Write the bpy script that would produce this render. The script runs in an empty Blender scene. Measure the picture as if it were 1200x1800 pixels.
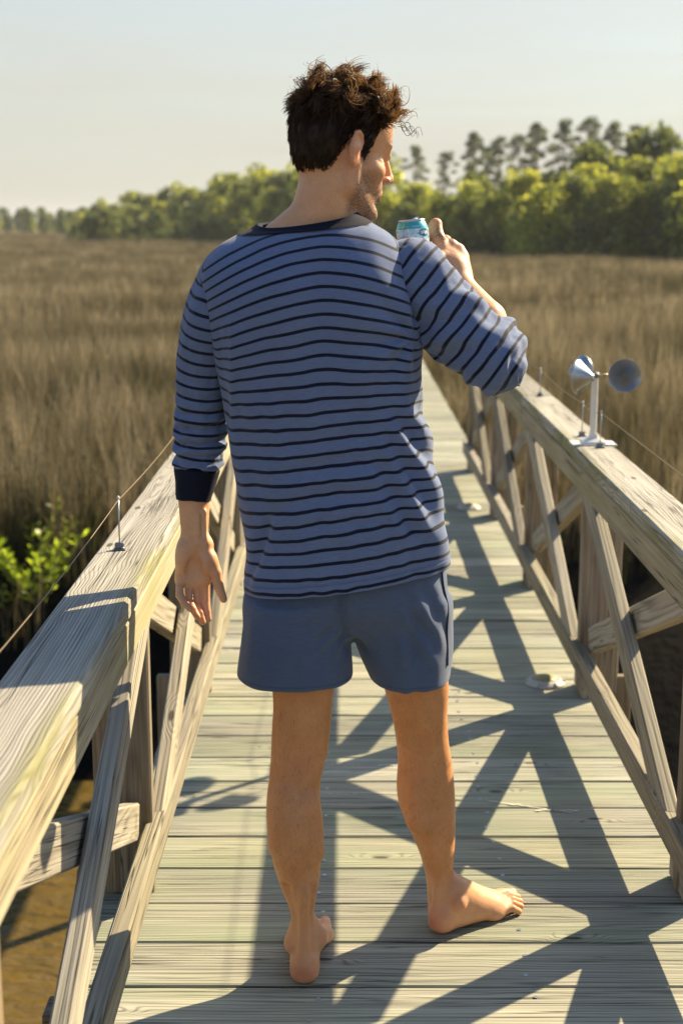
import bpy, bmesh, math, random
import numpy as np
from mathutils import Vector, Matrix, noise as mnoise

random.seed(7)
RNG = np.random.default_rng(7)
scene = bpy.context.scene
COL = scene.collection

# ------------------------------------------------------------------ camera
CAM_Z = 1.58
PITCH = math.radians(11.53)
cam_d = bpy.data.cameras.new('camera')
cam_d.sensor_fit = 'VERTICAL'
cam_d.sensor_height = 36.0
cam_d.sensor_width = 24.0
cam_d.lens = 50.0
cam_d.clip_start = 0.05
cam_d.clip_end = 6000
cam_d.dof.use_dof = True
cam_d.dof.focus_distance = 2.92
cam_d.dof.aperture_fstop = 4.0
cam = bpy.data.objects.new('camera', cam_d)
cam.location = (0, 0, CAM_Z)
cam.rotation_euler = (math.pi / 2 - PITCH, 0, math.radians(0.115))
COL.objects.link(cam)
scene.camera = cam

# ------------------------------------------------------------------ sky, sun, exposure
SUN = Vector((1.17, 0.98, 1.0)).normalized()
SUN_EL = math.asin(SUN.z)
SUN_AZ = math.atan2(SUN.x, SUN.y)
world = bpy.data.worlds.new('World')
scene.world = world
world.use_nodes = True
wn, wl = world.node_tree.nodes, world.node_tree.links
bg = wn['Background']
sky = wn.new('ShaderNodeTexSky')
sky.sky_type = 'NISHITA'
sky.sun_disc = False
sky.sun_elevation = SUN_EL
sky.sun_rotation = SUN_AZ
sky.altitude = 0
sky.air_density = 1.0
sky.dust_density = 1.6
sky.ozone_density = 2.5
# thin high cloud veil, greying the sky and leaving faint wisps
wtc = wn.new('ShaderNodeTexCoord')
wmap = wn.new('ShaderNodeMapping')
wmap.inputs['Scale'].default_value = (1.5, 1.5, 14)
wnoi = wn.new('ShaderNodeTexNoise')
wnoi.inputs['Scale'].default_value = 2.2
wnoi.inputs['Detail'].default_value = 6
wnoi.inputs['Distortion'].default_value = 0.6
wl.new(wtc.outputs['Generated'], wmap.inputs['Vector'])
wl.new(wmap.outputs['Vector'], wnoi.inputs['Vector'])
wr = wn.new('ShaderNodeMapRange')
wr.inputs['From Min'].default_value = 0.4
wr.inputs['From Max'].default_value = 0.75
wr.inputs['To Min'].default_value = -0.03
wr.inputs['To Max'].default_value = 0.08
wl.new(wnoi.outputs['Fac'], wr.inputs['Value'])
# haze: thick and cream at the horizon, thinning out overhead
wsep = wn.new('ShaderNodeSeparateXYZ')
wl.new(wtc.outputs['Generated'], wsep.inputs[0])
wramp = wn.new('ShaderNodeValToRGB')
wramp.color_ramp.interpolation = 'EASE'
el = wramp.color_ramp.elements
el[0].position = 0.0; el[0].color = (0.90, 0.90, 0.90, 1)
el[1].position = 0.60; el[1].color = (0.0, 0.0, 0.0, 1)
e = el.new(0.17); e.color = (0.74, 0.74, 0.74, 1)
e = el.new(0.40); e.color = (0.20, 0.20, 0.20, 1)
wl.new(wsep.outputs[2], wramp.inputs['Fac'])
wadd = wn.new('ShaderNodeMath'); wadd.operation = 'ADD'; wadd.use_clamp = True
wl.new(wramp.outputs['Color'], wadd.inputs[0]); wl.new(wr.outputs['Result'], wadd.inputs[1])
wmix = wn.new('ShaderNodeMix')
wmix.data_type = 'RGBA'
wl.new(wadd.outputs[0], wmix.inputs['Factor'])
wtint = wn.new('ShaderNodeMix'); wtint.data_type = 'RGBA'; wtint.blend_type = 'MULTIPLY'
wtint.inputs['Factor'].default_value = 1.0
wtint.inputs['B'].default_value = (0.84, 0.98, 1.02, 1)
wl.new(sky.outputs['Color'], wtint.inputs['A'])
wl.new(wtint.outputs['Result'], wmix.inputs['A'])
wmix.inputs['B'].default_value = (3.55, 3.36, 2.90, 1)
wl.new(wmix.outputs['Result'], bg.inputs['Color'])
bg.inputs['Strength'].default_value = 0.083

sun_d = bpy.data.lights.new('sun', 'SUN')
sun_d.energy = 5.0
sun_d.angle = math.radians(0.55)
sun_d.color = (1.0, 0.82, 0.53)
sun = bpy.data.objects.new('sun', sun_d)
sun.rotation_euler = SUN.to_track_quat('Z', 'Y').to_euler()
sun.location = (12, 10, 12)
COL.objects.link(sun)

scene.view_settings.view_transform = 'Standard'
scene.view_settings.look = 'None'
scene.view_settings.exposure = 1.28
scene.view_settings.gamma = 1.0
scene.render.engine = 'CYCLES'
scene.cycles.use_denoising = True
scene.cycles.max_bounces = 6
scene.cycles.diffuse_bounces = 3
scene.cycles.transparent_max_bounces = 6


# ------------------------------------------------------------------ helpers
def link(o, parent=None):
    COL.objects.link(o)
    if parent is not None:
        o.parent = parent
    return o


def tag(o, label=None, cat=None, group=None, kind=None):
    if label: o['label'] = label
    if cat: o['category'] = cat
    if group: o['group'] = group
    if kind: o['kind'] = kind
    return o


def empty(name, loc=(0, 0, 0)):
    o = bpy.data.objects.new(name, None)
    o.empty_display_size = 0.1
    o.location = loc
    COL.objects.link(o)
    return o


def mesh_np(name, V, F, smooth=True, mat=None, attrs=None):
    """V (n,3), F (m,3|4) int arrays or list of lists"""
    me = bpy.data.meshes.new(name)
    if isinstance(F, np.ndarray):
        m, k = F.shape
        me.vertices.add(len(V))
        me.vertices.foreach_set('co', np.ascontiguousarray(V, np.float32).ravel())
        me.loops.add(m * k)
        me.loops.foreach_set('vertex_index', np.ascontiguousarray(F, np.int32).ravel())
        me.polygons.add(m)
        me.polygons.foreach_set('loop_start', np.arange(0, m * k, k, dtype=np.int32))
        me.polygons.foreach_set('loop_total', np.full(m, k, np.int32))
        me.update(calc_edges=True)
        me.validate()
    else:
        me.from_pydata([tuple(v) for v in V], [], F)
    if smooth:
        me.polygons.foreach_set('use_smooth', np.ones(len(me.polygons), bool))
    if mat is not None:
        me.materials.append(mat)
    if attrs:
        for k, a in attrs.items():
            a = np.asarray(a, np.float32)
            if a.ndim == 1:
                at = me.attributes.new(k, 'FLOAT', 'POINT')
                at.data.foreach_set('value', a)
            else:
                at = me.attributes.new(k, 'FLOAT_COLOR', 'POINT')
                at.data.foreach_set('color', np.concatenate([a, np.ones((len(a), 1), np.float32)], 1).ravel())
    return me


def obj(name, me, parent=None):
    return link(bpy.data.objects.new(name, me), parent)


def chamfer_box(L, W, H, b=0.004, mat=None, name='board'):
    """box centred at origin, long axis X, every edge chamfered"""
    hx, hy, hz = L / 2, W / 2, H / 2
    V, F = [], []
    idx = {}
    for sx in (-1, 1):
        for sy in (-1, 1):
            for sz in (-1, 1):
                for ax in range(3):
                    p = [sx * (hx - b), sy * (hy - b), sz * (hz - b)]
                    p[ax] = (sx * hx, sy * hy, sz * hz)[ax]
                    idx[(sx, sy, sz, ax)] = len(V)
                    V.append(p)
    I = lambda sx, sy, sz, ax: idx[(sx, sy, sz, ax)]
    for s in (-1, 1):
        F.append([I(s, -1, -1, 0), I(s, 1, -1, 0), I(s, 1, 1, 0), I(s, -1, 1, 0)])
        F.append([I(-1, s, -1, 1), I(-1, s, 1, 1), I(1, s, 1, 1), I(1, s, -1, 1)])
        F.append([I(-1, -1, s, 2), I(1, -1, s, 2), I(1, 1, s, 2), I(-1, 1, s, 2)])
    for a in (-1, 1):
        for c in (-1, 1):
            F.append([I(-1, a, c, 1), I(1, a, c, 1), I(1, a, c, 2), I(-1, a, c, 2)])
            F.append([I(a, -1, c, 0), I(a, 1, c, 0), I(a, 1, c, 2), I(a, -1, c, 2)])
            F.append([I(a, c, -1, 0), I(a, c, 1, 0), I(a, c, 1, 1), I(a, c, -1, 1)])
            for d in (-1, 1):
                F.append([I(a, c, d, 0), I(a, c, d, 1), I(a, c, d, 2)])
    bm = bmesh.new()
    vs = [bm.verts.new(v) for v in V]
    seen = set()
    for f in F:
        k = tuple(sorted(f))
        if k in seen: continue
        seen.add(k)
        bm.faces.new([vs[i] for i in f])
    bmesh.ops.recalc_face_normals(bm, faces=bm.faces)
    me = bpy.data.meshes.new(name)
    bm.to_mesh(me); bm.free()
    if mat: me.materials.append(mat)
    return me


def tube_mesh(pts, radii, seg=8, mat=None, name='tube', cap=True):
    pts = [Vector(p) for p in pts]
    V, F = [], []
    up = Vector((0, 0, 1))
    for i, p in enumerate(pts):
        t = (pts[min(i + 1, len(pts) - 1)] - pts[max(i - 1, 0)]).normalized()
        a = t.cross(Vector((0.31, 0.95, 0.1)) if abs(t.z) > .8 else up).normalized()
        b = t.cross(a)
        for k in range(seg):
            th = 2 * math.pi * k / seg
            V.append(p + (a * math.cos(th) + b * math.sin(th)) * radii[i])
    for i in range(len(pts) - 1):
        for k in range(seg):
            k2 = (k + 1) % seg
            F.append([i * seg + k, i * seg + k2, (i + 1) * seg + k2, (i + 1) * seg + k])
    if cap:
        F.append(list(range(seg))[::-1])
        F.append([(len(pts) - 1) * seg + k for k in range(seg)])
    me = mesh_np(name, V, F, True, mat)
    bm = bmesh.new(); bm.from_mesh(me); bmesh.ops.recalc_face_normals(bm, faces=bm.faces); bm.to_mesh(me); bm.free()
    return me


def lathe_mesh(prof, seg=24, mat=None, name='lathe', smooth=True):
    """prof: list of (r, z)"""
    V, F = [], []
    for r, z in prof:
        for k in range(seg):
            th = 2 * math.pi * k / seg
            V.append((max(r, 1e-5) * math.cos(th), max(r, 1e-5) * math.sin(th), z))
    for i in range(len(prof) - 1):
        for k in range(seg):
            k2 = (k + 1) % seg
            F.append([i * seg + k, i * seg + k2, (i + 1) * seg + k2, (i + 1) * seg + k])
    return mesh_np(name, V, F, smooth, mat)


# ------------------------------------------------------------------ node materials
class NT:
    def __init__(s, name):
        s.m = bpy.data.materials.new(name)
        s.m.use_nodes = True
        s.n, s.l = s.m.node_tree.nodes, s.m.node_tree.links
        s.b = s.n['Principled BSDF']
        s.out = s.n['Material Output']

    def node(s, t, **kw):
        x = s.n.new(t)
        for k, v in kw.items():
            if hasattr(x, k) and k not in x.inputs.keys():
                setattr(x, k, v)
            else:
                x.inputs[k].default_value = v
        return x

    def set(s, x, i, v):
        if isinstance(v, (int, float)):
            x.inputs[i].default_value = v
        elif isinstance(v, (tuple, list)):
            x.inputs[i].default_value = v
        else:
            s.l.new(v, x.inputs[i])

    def math(s, op, a, b=0.0, c=None, clamp=False):
        x = s.n.new('ShaderNodeMath'); x.operation = op; x.use_clamp = clamp
        s.set(x, 0, a); s.set(x, 1, b)
        if c is not None: s.set(x, 2, c)
        return x.outputs[0]

    def mapr(s, v, a, b, c=0.0, d=1.0, smooth=False):
        x = s.n.new('ShaderNodeMapRange')
        if smooth: x.interpolation_type = 'SMOOTHSTEP'
        s.set(x, 'Value', v)
        x.inputs['From Min'].default_value = a; x.inputs['From Max'].default_value = b
        x.inputs['To Min'].default_value = c; x.inputs['To Max'].default_value = d
        return x.outputs['Result']

    def mix(s, f, a, b, blend='MIX'):
        x = s.n.new('ShaderNodeMix'); x.data_type = 'RGBA'; x.blend_type = blend
        s.set(x, 'Factor', f)
        for k, v in (('A', a), ('B', b)):
            if isinstance(v, (tuple, list)):
                x.inputs[k].default_value = tuple(v) + ((1,) if len(v) == 3 else ())
            else:
                s.l.new(v, x.inputs[k])
        return x.outputs['Result']

    def noise(s, vec, scale, detail=4, rough=0.55, dist=0.0):
        x = s.n.new('ShaderNodeTexNoise')
        if vec is not None: s.l.new(vec, x.inputs['Vector'])
        x.inputs['Scale'].default_value = scale
        x.inputs['Detail'].default_value = detail
        x.inputs['Roughness'].default_value = rough
        x.inputs['Distortion'].default_value = dist
        return x.outputs['Fac']

    def mapping(s, vec, scale=(1, 1, 1), loc=(0, 0, 0)):
        x = s.n.new('ShaderNodeMapping')
        s.l.new(vec, x.inputs['Vector'])
        x.inputs['Scale'].default_value = scale
        x.inputs['Location'].default_value = loc
        return x.outputs['Vector']

    def bump(s, h, strength=0.3, dist=0.01):
        x = s.n.new('ShaderNodeBump')
        x.inputs['Strength'].default_value = strength
        x.inputs['Distance'].default_value = dist
        s.l.new(h, x.inputs['Height'])
        s.l.new(x.outputs['Normal'], s.b.inputs['Normal'])
        return x

    def attr(s, name, what='Fac'):
        x = s.n.new('ShaderNodeAttribute'); x.attribute_name = name
        return x.outputs[what]


def simple_mat(name, col, rough=0.6, metal=0.0, noise_amt=0.12, scale=30):
    t = NT(name)
    tc = t.node('ShaderNodeTexCoord')
    f = t.noise(tc.outputs['Object'], scale, 4)
    d = tuple(c * (1 - noise_amt * 2) for c in col)
    e = tuple(min(1, c * (1 + noise_amt)) for c in col)
    t.l.new(t.mix(f, d, e), t.b.inputs['Base Color'])
    t.b.inputs['Roughness'].default_value = rough
    t.b.inputs['Metallic'].default_value = metal
    return t.m


def wood_mat(name, light, dark, green=(0.20, 0.23, 0.10), green_amt=0.25, ring=1.0, moss=0.0, contrast=0.16, warp=46.0, wring=0.34, wfine=0.42, sharp=1.7):
    """weathered softwood; the grain runs along each board's own X axis"""
    t = NT(name)
    tc = t.node('ShaderNodeTexCoord')
    oi = t.node('ShaderNodeObjectInfo')
    rnd = t.math('MULTIPLY', oi.outputs['Random'], 57.0)
    cx = t.node('ShaderNodeCombineXYZ')
    t.l.new(rnd, cx.inputs[0]); t.l.new(rnd, cx.inputs[1])
    t.l.new(t.math('MULTIPLY', rnd, 0.37), cx.inputs[2])
    va = t.node('ShaderNodeVectorMath', operation='ADD')
    t.l.new(tc.outputs['Object'], va.inputs[0]); t.l.new(cx.outputs[0], va.inputs[1])
    p = va.outputs[0]
    broad = t.noise(t.mapping(p, (0.9, 9, 9) if warp < 60 else (1.5, 7, 7)), 1.0, 2, 0.45, 0.8)
    fine = t.noise(t.mapping(p, (1.6, 190, 190)), 1.0, 3, 0.5, 0.25)
    mid = t.noise(t.mapping(p, (1.6, 45, 45)), 1.0, 4, 0.6, 0.5)
    # knots
    vo = t.node('ShaderNodeTexVoronoi')
    vo.voronoi_dimensions = '2D'
    t.l.new(t.mapping(p, (2.2, 6.5, 6.5)), vo.inputs['Vector'])
    vo.inputs['Scale'].default_value = 1.0
    kc = t.node('ShaderNodeSeparateColor'); t.l.new(vo.outputs['Color'], kc.inputs[0])
    kd = t.math('ADD', vo.outputs['Distance'], t.mapr(kc.outputs[0], 0.30, 0.42, 0.0, 0.5))
    knot = t.mapr(kd, 0.030, 0.060, 1.0, 0.0, True)
    kring = t.mapr(kd, 0.05, 0.22, 1.0, 0.0, True)
    # growth rings, warped into cathedral figure
    sep = t.node('ShaderNodeSeparateXYZ'); t.l.new(p, sep.inputs[0])
    yy = t.math('ADD', sep.outputs[1], t.math('MULTIPLY', sep.outputs[2], 0.6))
    ph = t.math('ADD', t.math('MULTIPLY', yy, 420.0 * ring), t.math('MULTIPLY', broad, warp))
    ph = t.math('ADD', ph, t.math('MULTIPLY', kring, 16.0))
    rings = t.math('MULTIPLY_ADD', t.math('SINE', ph), 0.5, 0.5)
    rings = t.math('POWER', rings, sharp)
    # drying cracks
    cr = t.noise(t.mapping(p, (1.1, 70, 70), (3, 1, 9)), 1.0, 2, 0.5, 0.4)
    crack = t.mapr(t.math('ABSOLUTE', t.math('SUBTRACT', cr, 0.5)), 0.0, 0.026, 1.0, 0.0)
    gate = t.mapr(t.noise(t.mapping(p, (1.5, 9, 9), (7, 7, 7)), 1.0, 2), 0.46, 0.56)
    crack = t.math('MULTIPLY', crack, gate)
    rings = t.math('MULTIPLY', rings, t.mapr(t.noise(t.mapping(p, (2.0, 16, 16), (5, 3, 1)), 1.0, 3), 0.30, 0.62, 0.25, 1.0))
    f = t.math('ADD', t.math('MULTIPLY', rings, wring), t.math('MULTIPLY', t.mapr(fine, 0.5 - contrast, 0.5 + contrast), wfine))
    f = t.math('ADD', f, t.math('MULTIPLY', t.mapr(mid, 0.35, 0.7), 0.34), clamp=True)
    col = t.mix(f, light, dark)
    # board to board tone
    tone = t.mapr(oi.outputs['Random'], 0, 1, 0.74, 1.14)
    hs = t.node('ShaderNodeHueSaturation'); t.l.new(col, hs.inputs['Color']); t.l.new(tone, hs.inputs['Value'])
    sat = t.mapr(t.math('FRACT', t.math('MULTIPLY', oi.outputs['Random'], 7.3)), 0, 1, 0.75, 1.12)
    t.l.new(sat, hs.inputs['Saturation'])
    col = hs.outputs['Color']
    g = t.mapr(t.noise(t.mapping(p, (1.2, 4, 4), (11, 2, 5)), 1.0, 4, 0.6), 0.42, 0.72, 0, green_amt)
    col = t.mix(g, col, green)
    col = t.mix(t.math('MULTIPLY', knot, 0.85), col, (0.045, 0.032, 0.022))
    col = t.mix(t.math('MULTIPLY', crack, 0.85), col, (0.025, 0.02, 0.015))
    if moss > 0:
        # algae grows along the board's +Y edge (the walkway side), local object space
        so = t.node('ShaderNodeSeparateXYZ'); t.l.new(tc.outputs['Object'], so.inputs[0])
        e = t.mapr(so.outputs[1], 0.035, 0.068)
        mm = t.noise(t.mapping(p, (2.2, 12, 12)), 1.0, 5, 0.65)
        mk = t.math('MULTIPLY', e, t.mapr(mm, 0.40, 0.60), clamp=True)
        col = t.mix(t.math('MULTIPLY', mk, moss), col, (0.20, 0.195, 0.055))
    t.l.new(col, t.b.inputs['Base Color'])
    t.b.inputs['Roughness'].default_value = 0.82
    t.b.inputs['Specular IOR Level'].default_value = 0.25
    hgt = t.math('SUBTRACT', t.math('ADD', t.math('MULTIPLY', fine, -0.5), t.math('MULTIPLY', rings, -0.45)),
                 t.math('MULTIPLY', crack, 2.0))
    t.bump(hgt, 0.55, 0.003)
    return t.m


M_DECK = wood_mat('deck_wood', (0.475, 0.455, 0.350), (0.095, 0.094, 0.076), green=(0.24, 0.30, 0.18), green_amt=0.55, contrast=0.11, wfine=0.30, wring=0.55, ring=1.25, sharp=3.4, warp=40.0)
M_RAIL = wood_mat('rail_wood', (0.455, 0.405, 0.315), (0.15, 0.125, 0.095), green=(0.26, 0.26, 0.14), green_amt=0.30, ring=1.1, warp=50.0, wring=0.45, wfine=0.34, sharp=2.0)
M_CAP = wood_mat('cap_wood', (0.475, 0.435, 0.365), (0.13, 0.11, 0.09), green=(0.27, 0.27, 0.16), green_amt=0.22, ring=2.1, moss=0.72, warp=75.0, wring=0.62, wfine=0.26, sharp=2.6)
M_POST = wood_mat('post_wood', (0.36, 0.285, 0.19), (0.17, 0.12, 0.075), green=(0.20, 0.20, 0.12), green_amt=0.30, ring=0.9, wring=0.5, sharp=2.2)
M_STEEL = simple_mat('galvanised_steel', (0.42, 0.43, 0.44), 0.38, 0.9, 0.15, 60)
M_ALU = simple_mat('brushed_aluminium', (0.60, 0.61, 0.62), 0.33, 1.0, 0.05, 80)
M_LAMP = simple_mat('chalky_grey_plastic', (0.44, 0.44, 0.41), 0.6, 0.0, 0.12, 60)
M_CUP = simple_mat('dull_spun_aluminium', (0.40, 0.41, 0.42), 0.36, 1.0, 0.06, 80)
M_PVC = simple_mat('white_plastic', (0.72, 0.71, 0.67), 0.45, 0.0, 0.06, 40)
M_CLIP = simple_mat('grey_clip_plastic', (0.16, 0.17, 0.18), 0.5, 0.0, 0.1, 60)
M_LENS = simple_mat('amber_lens', (0.30, 0.26, 0.11), 0.5, 0.0, 0.1, 60)

# ------------------------------------------------------------------ ground, creek
def bank_y(x):
    """where the grassy bank begins"""
    return 12.3 + 0.14 * x + 0.7 * math.sin(x * 0.55 + 1.0) + 0.35 * math.sin(x * 1.7)


def mud_y(x):
    return 10.7 - 0.9 * max(0.0, x + 0.3) + 0.2 * math.sin(x * 0.9)


def ground_z(x, y):
    m = min(max(mud_y(x), 4.0), 11.2)
    if y < m: z = -2.74 - min(0.7, (m - y) * 0.25)
    else: z = -2.74 + min(1.0, (y - m) / max(1.0, bank_y(x) - m)) ** 0.9 * 1.46
    n = mnoise.noise(Vector((x * 0.8, y * 0.8, 0.0)))
    if y < 40: z += 0.07 * n
    return z


def axis_vals(lims):
    out = []
    for a, b, s in lims:
        out += list(np.arange(a, b, s))
    return out


gx = axis_vals([(-1600, -400, 150), (-400, -60, 34), (-60, -14, 6), (-14, 14, 0.4), (14, 60, 6), (60, 400, 34), (400, 1601, 150)])
gy = axis_vals([(-300, -30, 45), (-30, 2, 4), (2, 18, 0.35), (18, 60, 5), (60, 500, 25), (500, 3301, 200)])
gv = [(x, y, ground_z(x, y)) for y in gy for x in gx]
nx_ = len(gx)
gf = [[j * nx_ + i, j * nx_ + i + 1, (j + 1) * nx_ + i + 1, (j + 1) * nx_ + i] for j in range(len(gy) - 1) for i in range(nx_ - 1)]
t = NT('marsh_mud')
geo = t.node('ShaderNodeNewGeometry')
sp = t.node('ShaderNodeSeparateXYZ'); t.l.new(geo.outputs['Position'], sp.inputs[0])
n1 = t.noise(geo.outputs['Position'], 0.6, 6, 0.6)
n2 = t.noise(geo.outputs['Position'], 9.0, 5, 0.6)
mud = t.mix(n2, (0.0035, 0.0035, 0.0035), (0.011, 0.0095, 0.008))
n3 = t.noise(t.mapping(geo.outputs['Position'], (0.02, 0.05, 0.02)), 1.0, 5, 0.6)
thatch = t.mix(t.mapr(n3, 0.35, 0.65), (0.13, 0.10, 0.045), (0.27, 0.20, 0.10))
t.l.new(t.mix(t.mapr(sp.outputs[1], 16.0, 30.0), mud, thatch), t.b.inputs['Base Color'])
t.b.inputs['Roughness'].default_value = 0.9
t.b.inputs['Specular IOR Level'].default_value = 0.03
t.bump(t.math('ADD', n1, t.math('MULTIPLY', n2, 0.4)), 0.8, 0.08)
ground = obj('ground', mesh_np('ground', gv, gf, True, t.m))
tag(ground, kind='structure')

t = NT('creek_water')
geo = t.node('ShaderNodeNewGeometry')
w1 = t.noise(t.mapping(geo.outputs['Position'], (1.0, 2.6, 1.0)), 2.6, 3, 0.5, 0.7)
w2 = t.noise(t.mapping(geo.outputs['Position'], (1.0, 2.2, 1.0)), 9.0, 2, 0.5, 0.3)
hgt = t.math('ADD', w1, t.math('MULTIPLY', w2, 0.25))
t.l.new(t.mix(t.noise(geo.outputs['Position'], 0.8, 3), (0.085, 0.056, 0.012), (0.15, 0.10, 0.028)), t.b.inputs['Base Color'])
t.b.inputs['Roughness'].default_value = 0.12
t.b.inputs['IOR'].default_value = 1.33
t.bump(hgt, 0.7, 0.10)
wat = obj('creek_water', mesh_np('creek_water', [(-70, -40, -2.70), (70, -40, -2.70), (70, 12.0, -2.70), (-70, 12.0, -2.70)], [[0, 1, 2, 3]], False, t.m))
tag(wat, kind='structure')

# ------------------------------------------------------------------ boardwalk
PITCH_Y = 0.187
Y0 = 2.925
XL, XR = -0.572, 0.912
deck = empty('boardwalk', ((XL + XR) / 2, 0, 0))
tag(deck, kind='structure')
plank_me = []
for i in range(5):
    plank_me.append(chamfer_box(XR - XL, PITCH_Y - 0.0045 - 0.0012 * (i % 3), 0.038, 0.0035, M_DECK, 'plank'))
k = 0
for n in range(-24, 231):
    y = Y0 + (n + 0.5) * PITCH_Y
    o = obj('plank', plank_me[(n * 3 + n // 5) % 5], deck)
    o.location = (random.uniform(-0.005, 0.005), y, -0.019 + random.uniform(-0.0012, 0.0012))
    o.rotation_euler = (random.uniform(-0.004, 0.004), 0, math.pi * (n % 2) + random.uniform(-0.0012, 0.0012))
# joists, pile caps
for xx in (-0.50, -0.06, 0.388, 0.84):
    o = obj('joist', chamfer_box(47.0, 0.040, 0.19, 0.004, M_POST, 'joist'), deck)
    o.location = (xx - 0.17, 21.0, -0.136); o.rotation_euler = (0, 0, math.pi / 2)
POSTS = [0.24, 1.71, 3.18, 4.66, 6.13, 7.61, 9.08]
for i, yy in enumerate(POSTS + [12.2, 15.2, 18.2, 21.2, 24.2]):
    o = obj('pile_cap', chamfer_box(1.75, 0.09, 0.18, 0.004, M_POST, 'pile_cap'), deck)
    o.location = (0, yy - 0.12, -0.325)
    if i > 6:
        for s in (-1, 1):
            q = obj('pile', chamfer_box(3.0, 0.13, 0.13, 0.006, M_POST, 'pile'), deck)
            q.location = (s * 0.6, yy, -1.91); q.rotation_euler = (0, math.pi / 2, 0)
# nail heads: tiny, kept as one part
nv, nf = [], []
for n in range(-20, 60):
    y = Y0 + (n + 0.5) * PITCH_Y
    for xx in (-0.51, -0.06, 0.388, 0.855):
        for s in (-1, 1):
            cx_, cy_ = xx + random.uniform(-.012, .012), y + s * random.uniform(.035, .062)
            b0 = len(nv)
            rr = random.uniform(.0042, .0056)
            for a in range(7):
                nv.append((cx_ - 0.17 + rr * math.cos(a * .8976), cy_ + rr * math.sin(a * .8976), 0.0022))
            nf.append(list(range(b0, b0 + 7)))
nails = obj('nail_heads', mesh_np('nail_heads', nv, nf, False, M_STEEL), deck)
tag(nails, kind='stuff')
# pale scuffs on the boards
M_SCUFF = simple_mat('pale_scuff', (0.60, 0.57, 0.50), 0.8, 0.0, 0.15, 90)
def scuff(pts, w):
    V, F = [], []
    for i, (x, y) in enumerate(pts):
        ww = w * (0.3 + 0.9 * random.random()) * (0.3 if i in (0, len(pts) - 1) else 1)
        V += [(x - 0.17, y - ww, 0.0028), (x - 0.17 + .002, y + ww, 0.0028)]
    for i in range(len(pts) - 1): F.append([2 * i, 2 * i + 2, 2 * i + 3, 2 * i + 1])
    obj('scuff_mark', mesh_np('scuff_mark', V, F, False, M_SCUFF), deck)
scuff([(0.395 + .012 * i, 3.72 - .0045 * i + random.uniform(-.004, .004)) for i in range(20)], .0030)
scuff([(0.52 + .010 * i, 3.65 + random.uniform(-.006, .006)) for i in range(13)], .0045)
scuff([(0.10 + .006 * i, 3.98 + random.uniform(-.003, .003)) for i in range(9)], .0045)


# ------------------------------------------------------------------ railings
def railing(xin, out, label):
    root = empty('railing', (xin, 0, 0))
    tag(root, label, 'railing')
    rz = math.pi / 2 if out > 0 else -math.pi / 2
    flip = 1 if out > 0 else -1

    def along(name, y0, y1, xa, xb, z0, z1, mat, bev=0.005):
        o = obj(name, chamfer_box(y1 - y0, xb - xa, z1 - z0, bev, mat, name), root)
        o.location = (out * (xa + xb) / 2, (y0 + y1) / 2, (z0 + z1) / 2)
        o.rotation_euler = (random.uniform(-.003, .003), 0, rz)
        return o

    def upright(name, y0, y1, xa, xb, z0, z1, mat, bev=0.004):
        o = obj(name, chamfer_box(z1 - z0, xb - xa, y1 - y0, bev, mat, name), root)
        o.location = (out * (xa + xb) / 2, (y0 + y1) / 2, (z0 + z1) / 2)
        o.rotation_euler = (0, -math.pi / 2, 0)
        return o

    # caps and face boards in three lengths, butted over posts
    cuts = [-1.30, 0.26, 6.17, 9.17] if out > 0 else [-1.30, 0.22, 6.10, 9.17]
    for a, b in zip(cuts[:-1], cuts[1:]):
        along('top_rail', a + .0015, b - .0015, 0.0, 0.14, 0.795, 0.84, M_CAP, 0.007)
        along('face_board', a + .0015, b - .0015, 0.0035, 0.0430, 0.706, 0.7935, M_FACE, 0.005)
        along('bottom_rail', a + .0015, b - .0015, 0.0, 0.043, 0.105, 0.183, M_RAIL, 0.005)
    for i, yy in enumerate(POSTS):
        upright('post', yy - 0.045, yy + 0.045, 0.048, 0.091, 0.0015, 0.7935, M_POST)
        upright('post', yy - 0.045, yy + 0.047, 0.0935, 0.137, 0.0015, 0.7935, M_POST)
        upright('pile_board', yy - 0.045, yy + 0.045, 0.146, 0.184, -3.4, 0.06, M_POST)
        along('scupper_block', yy - 0.085, yy + 0.085, 0.030, 0.0465, 0.0015, 0.1045, M_RAIL)
    sizes = {}
    for ya, yb in zip(POSTS[:-1], POSTS[1:]):
        for kind in ('A', 'B'):
            if kind == 'A':
                p, q = Vector((0, yb - 0.085, 0.750)), Vector((0, ya + 0.060, 0.142))
                xa, xb, h = 0.0055, 0.0415, 0.088
            else:
                p, q = Vector((0, ya + 0.095, 0.71)), Vector((0, yb - 0.055, 0.20))
                xa, xb, h = 0.050, 0.089, 0.088
            d = q - p
            L = d.length
            o = obj('brace', chamfer_box(L, xb - xa, h, 0.004, M_RAIL, 'brace'), root)
            c = (p + q) / 2
            ex = d.normalized()
            ez = Vector((0, -ex.z, ex.y)) if ex.y > 0 else Vector((0, ex.z, -ex.y))
            ey = ez.cross(ex)
            M = Matrix((ex, ey, ez)).transposed().to_4x4()
            M.translation = Vector((out * (xa + xb) / 2, c.y, c.z))
            o.matrix_local = M
    return root


M_FACE = wood_mat('face_wood', (0.46, 0.40, 0.28), (0.20, 0.16, 0.105), green=(0.25, 0.25, 0.10), green_amt=0.6, ring=0.6)
rail_r = railing(0.77, 1, 'weathered wooden railing on the right carrying the small cup anemometer')
rail_l = railing(-0.43, -1, "weathered wooden railing on the left, beside the man's hanging hand")

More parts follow.
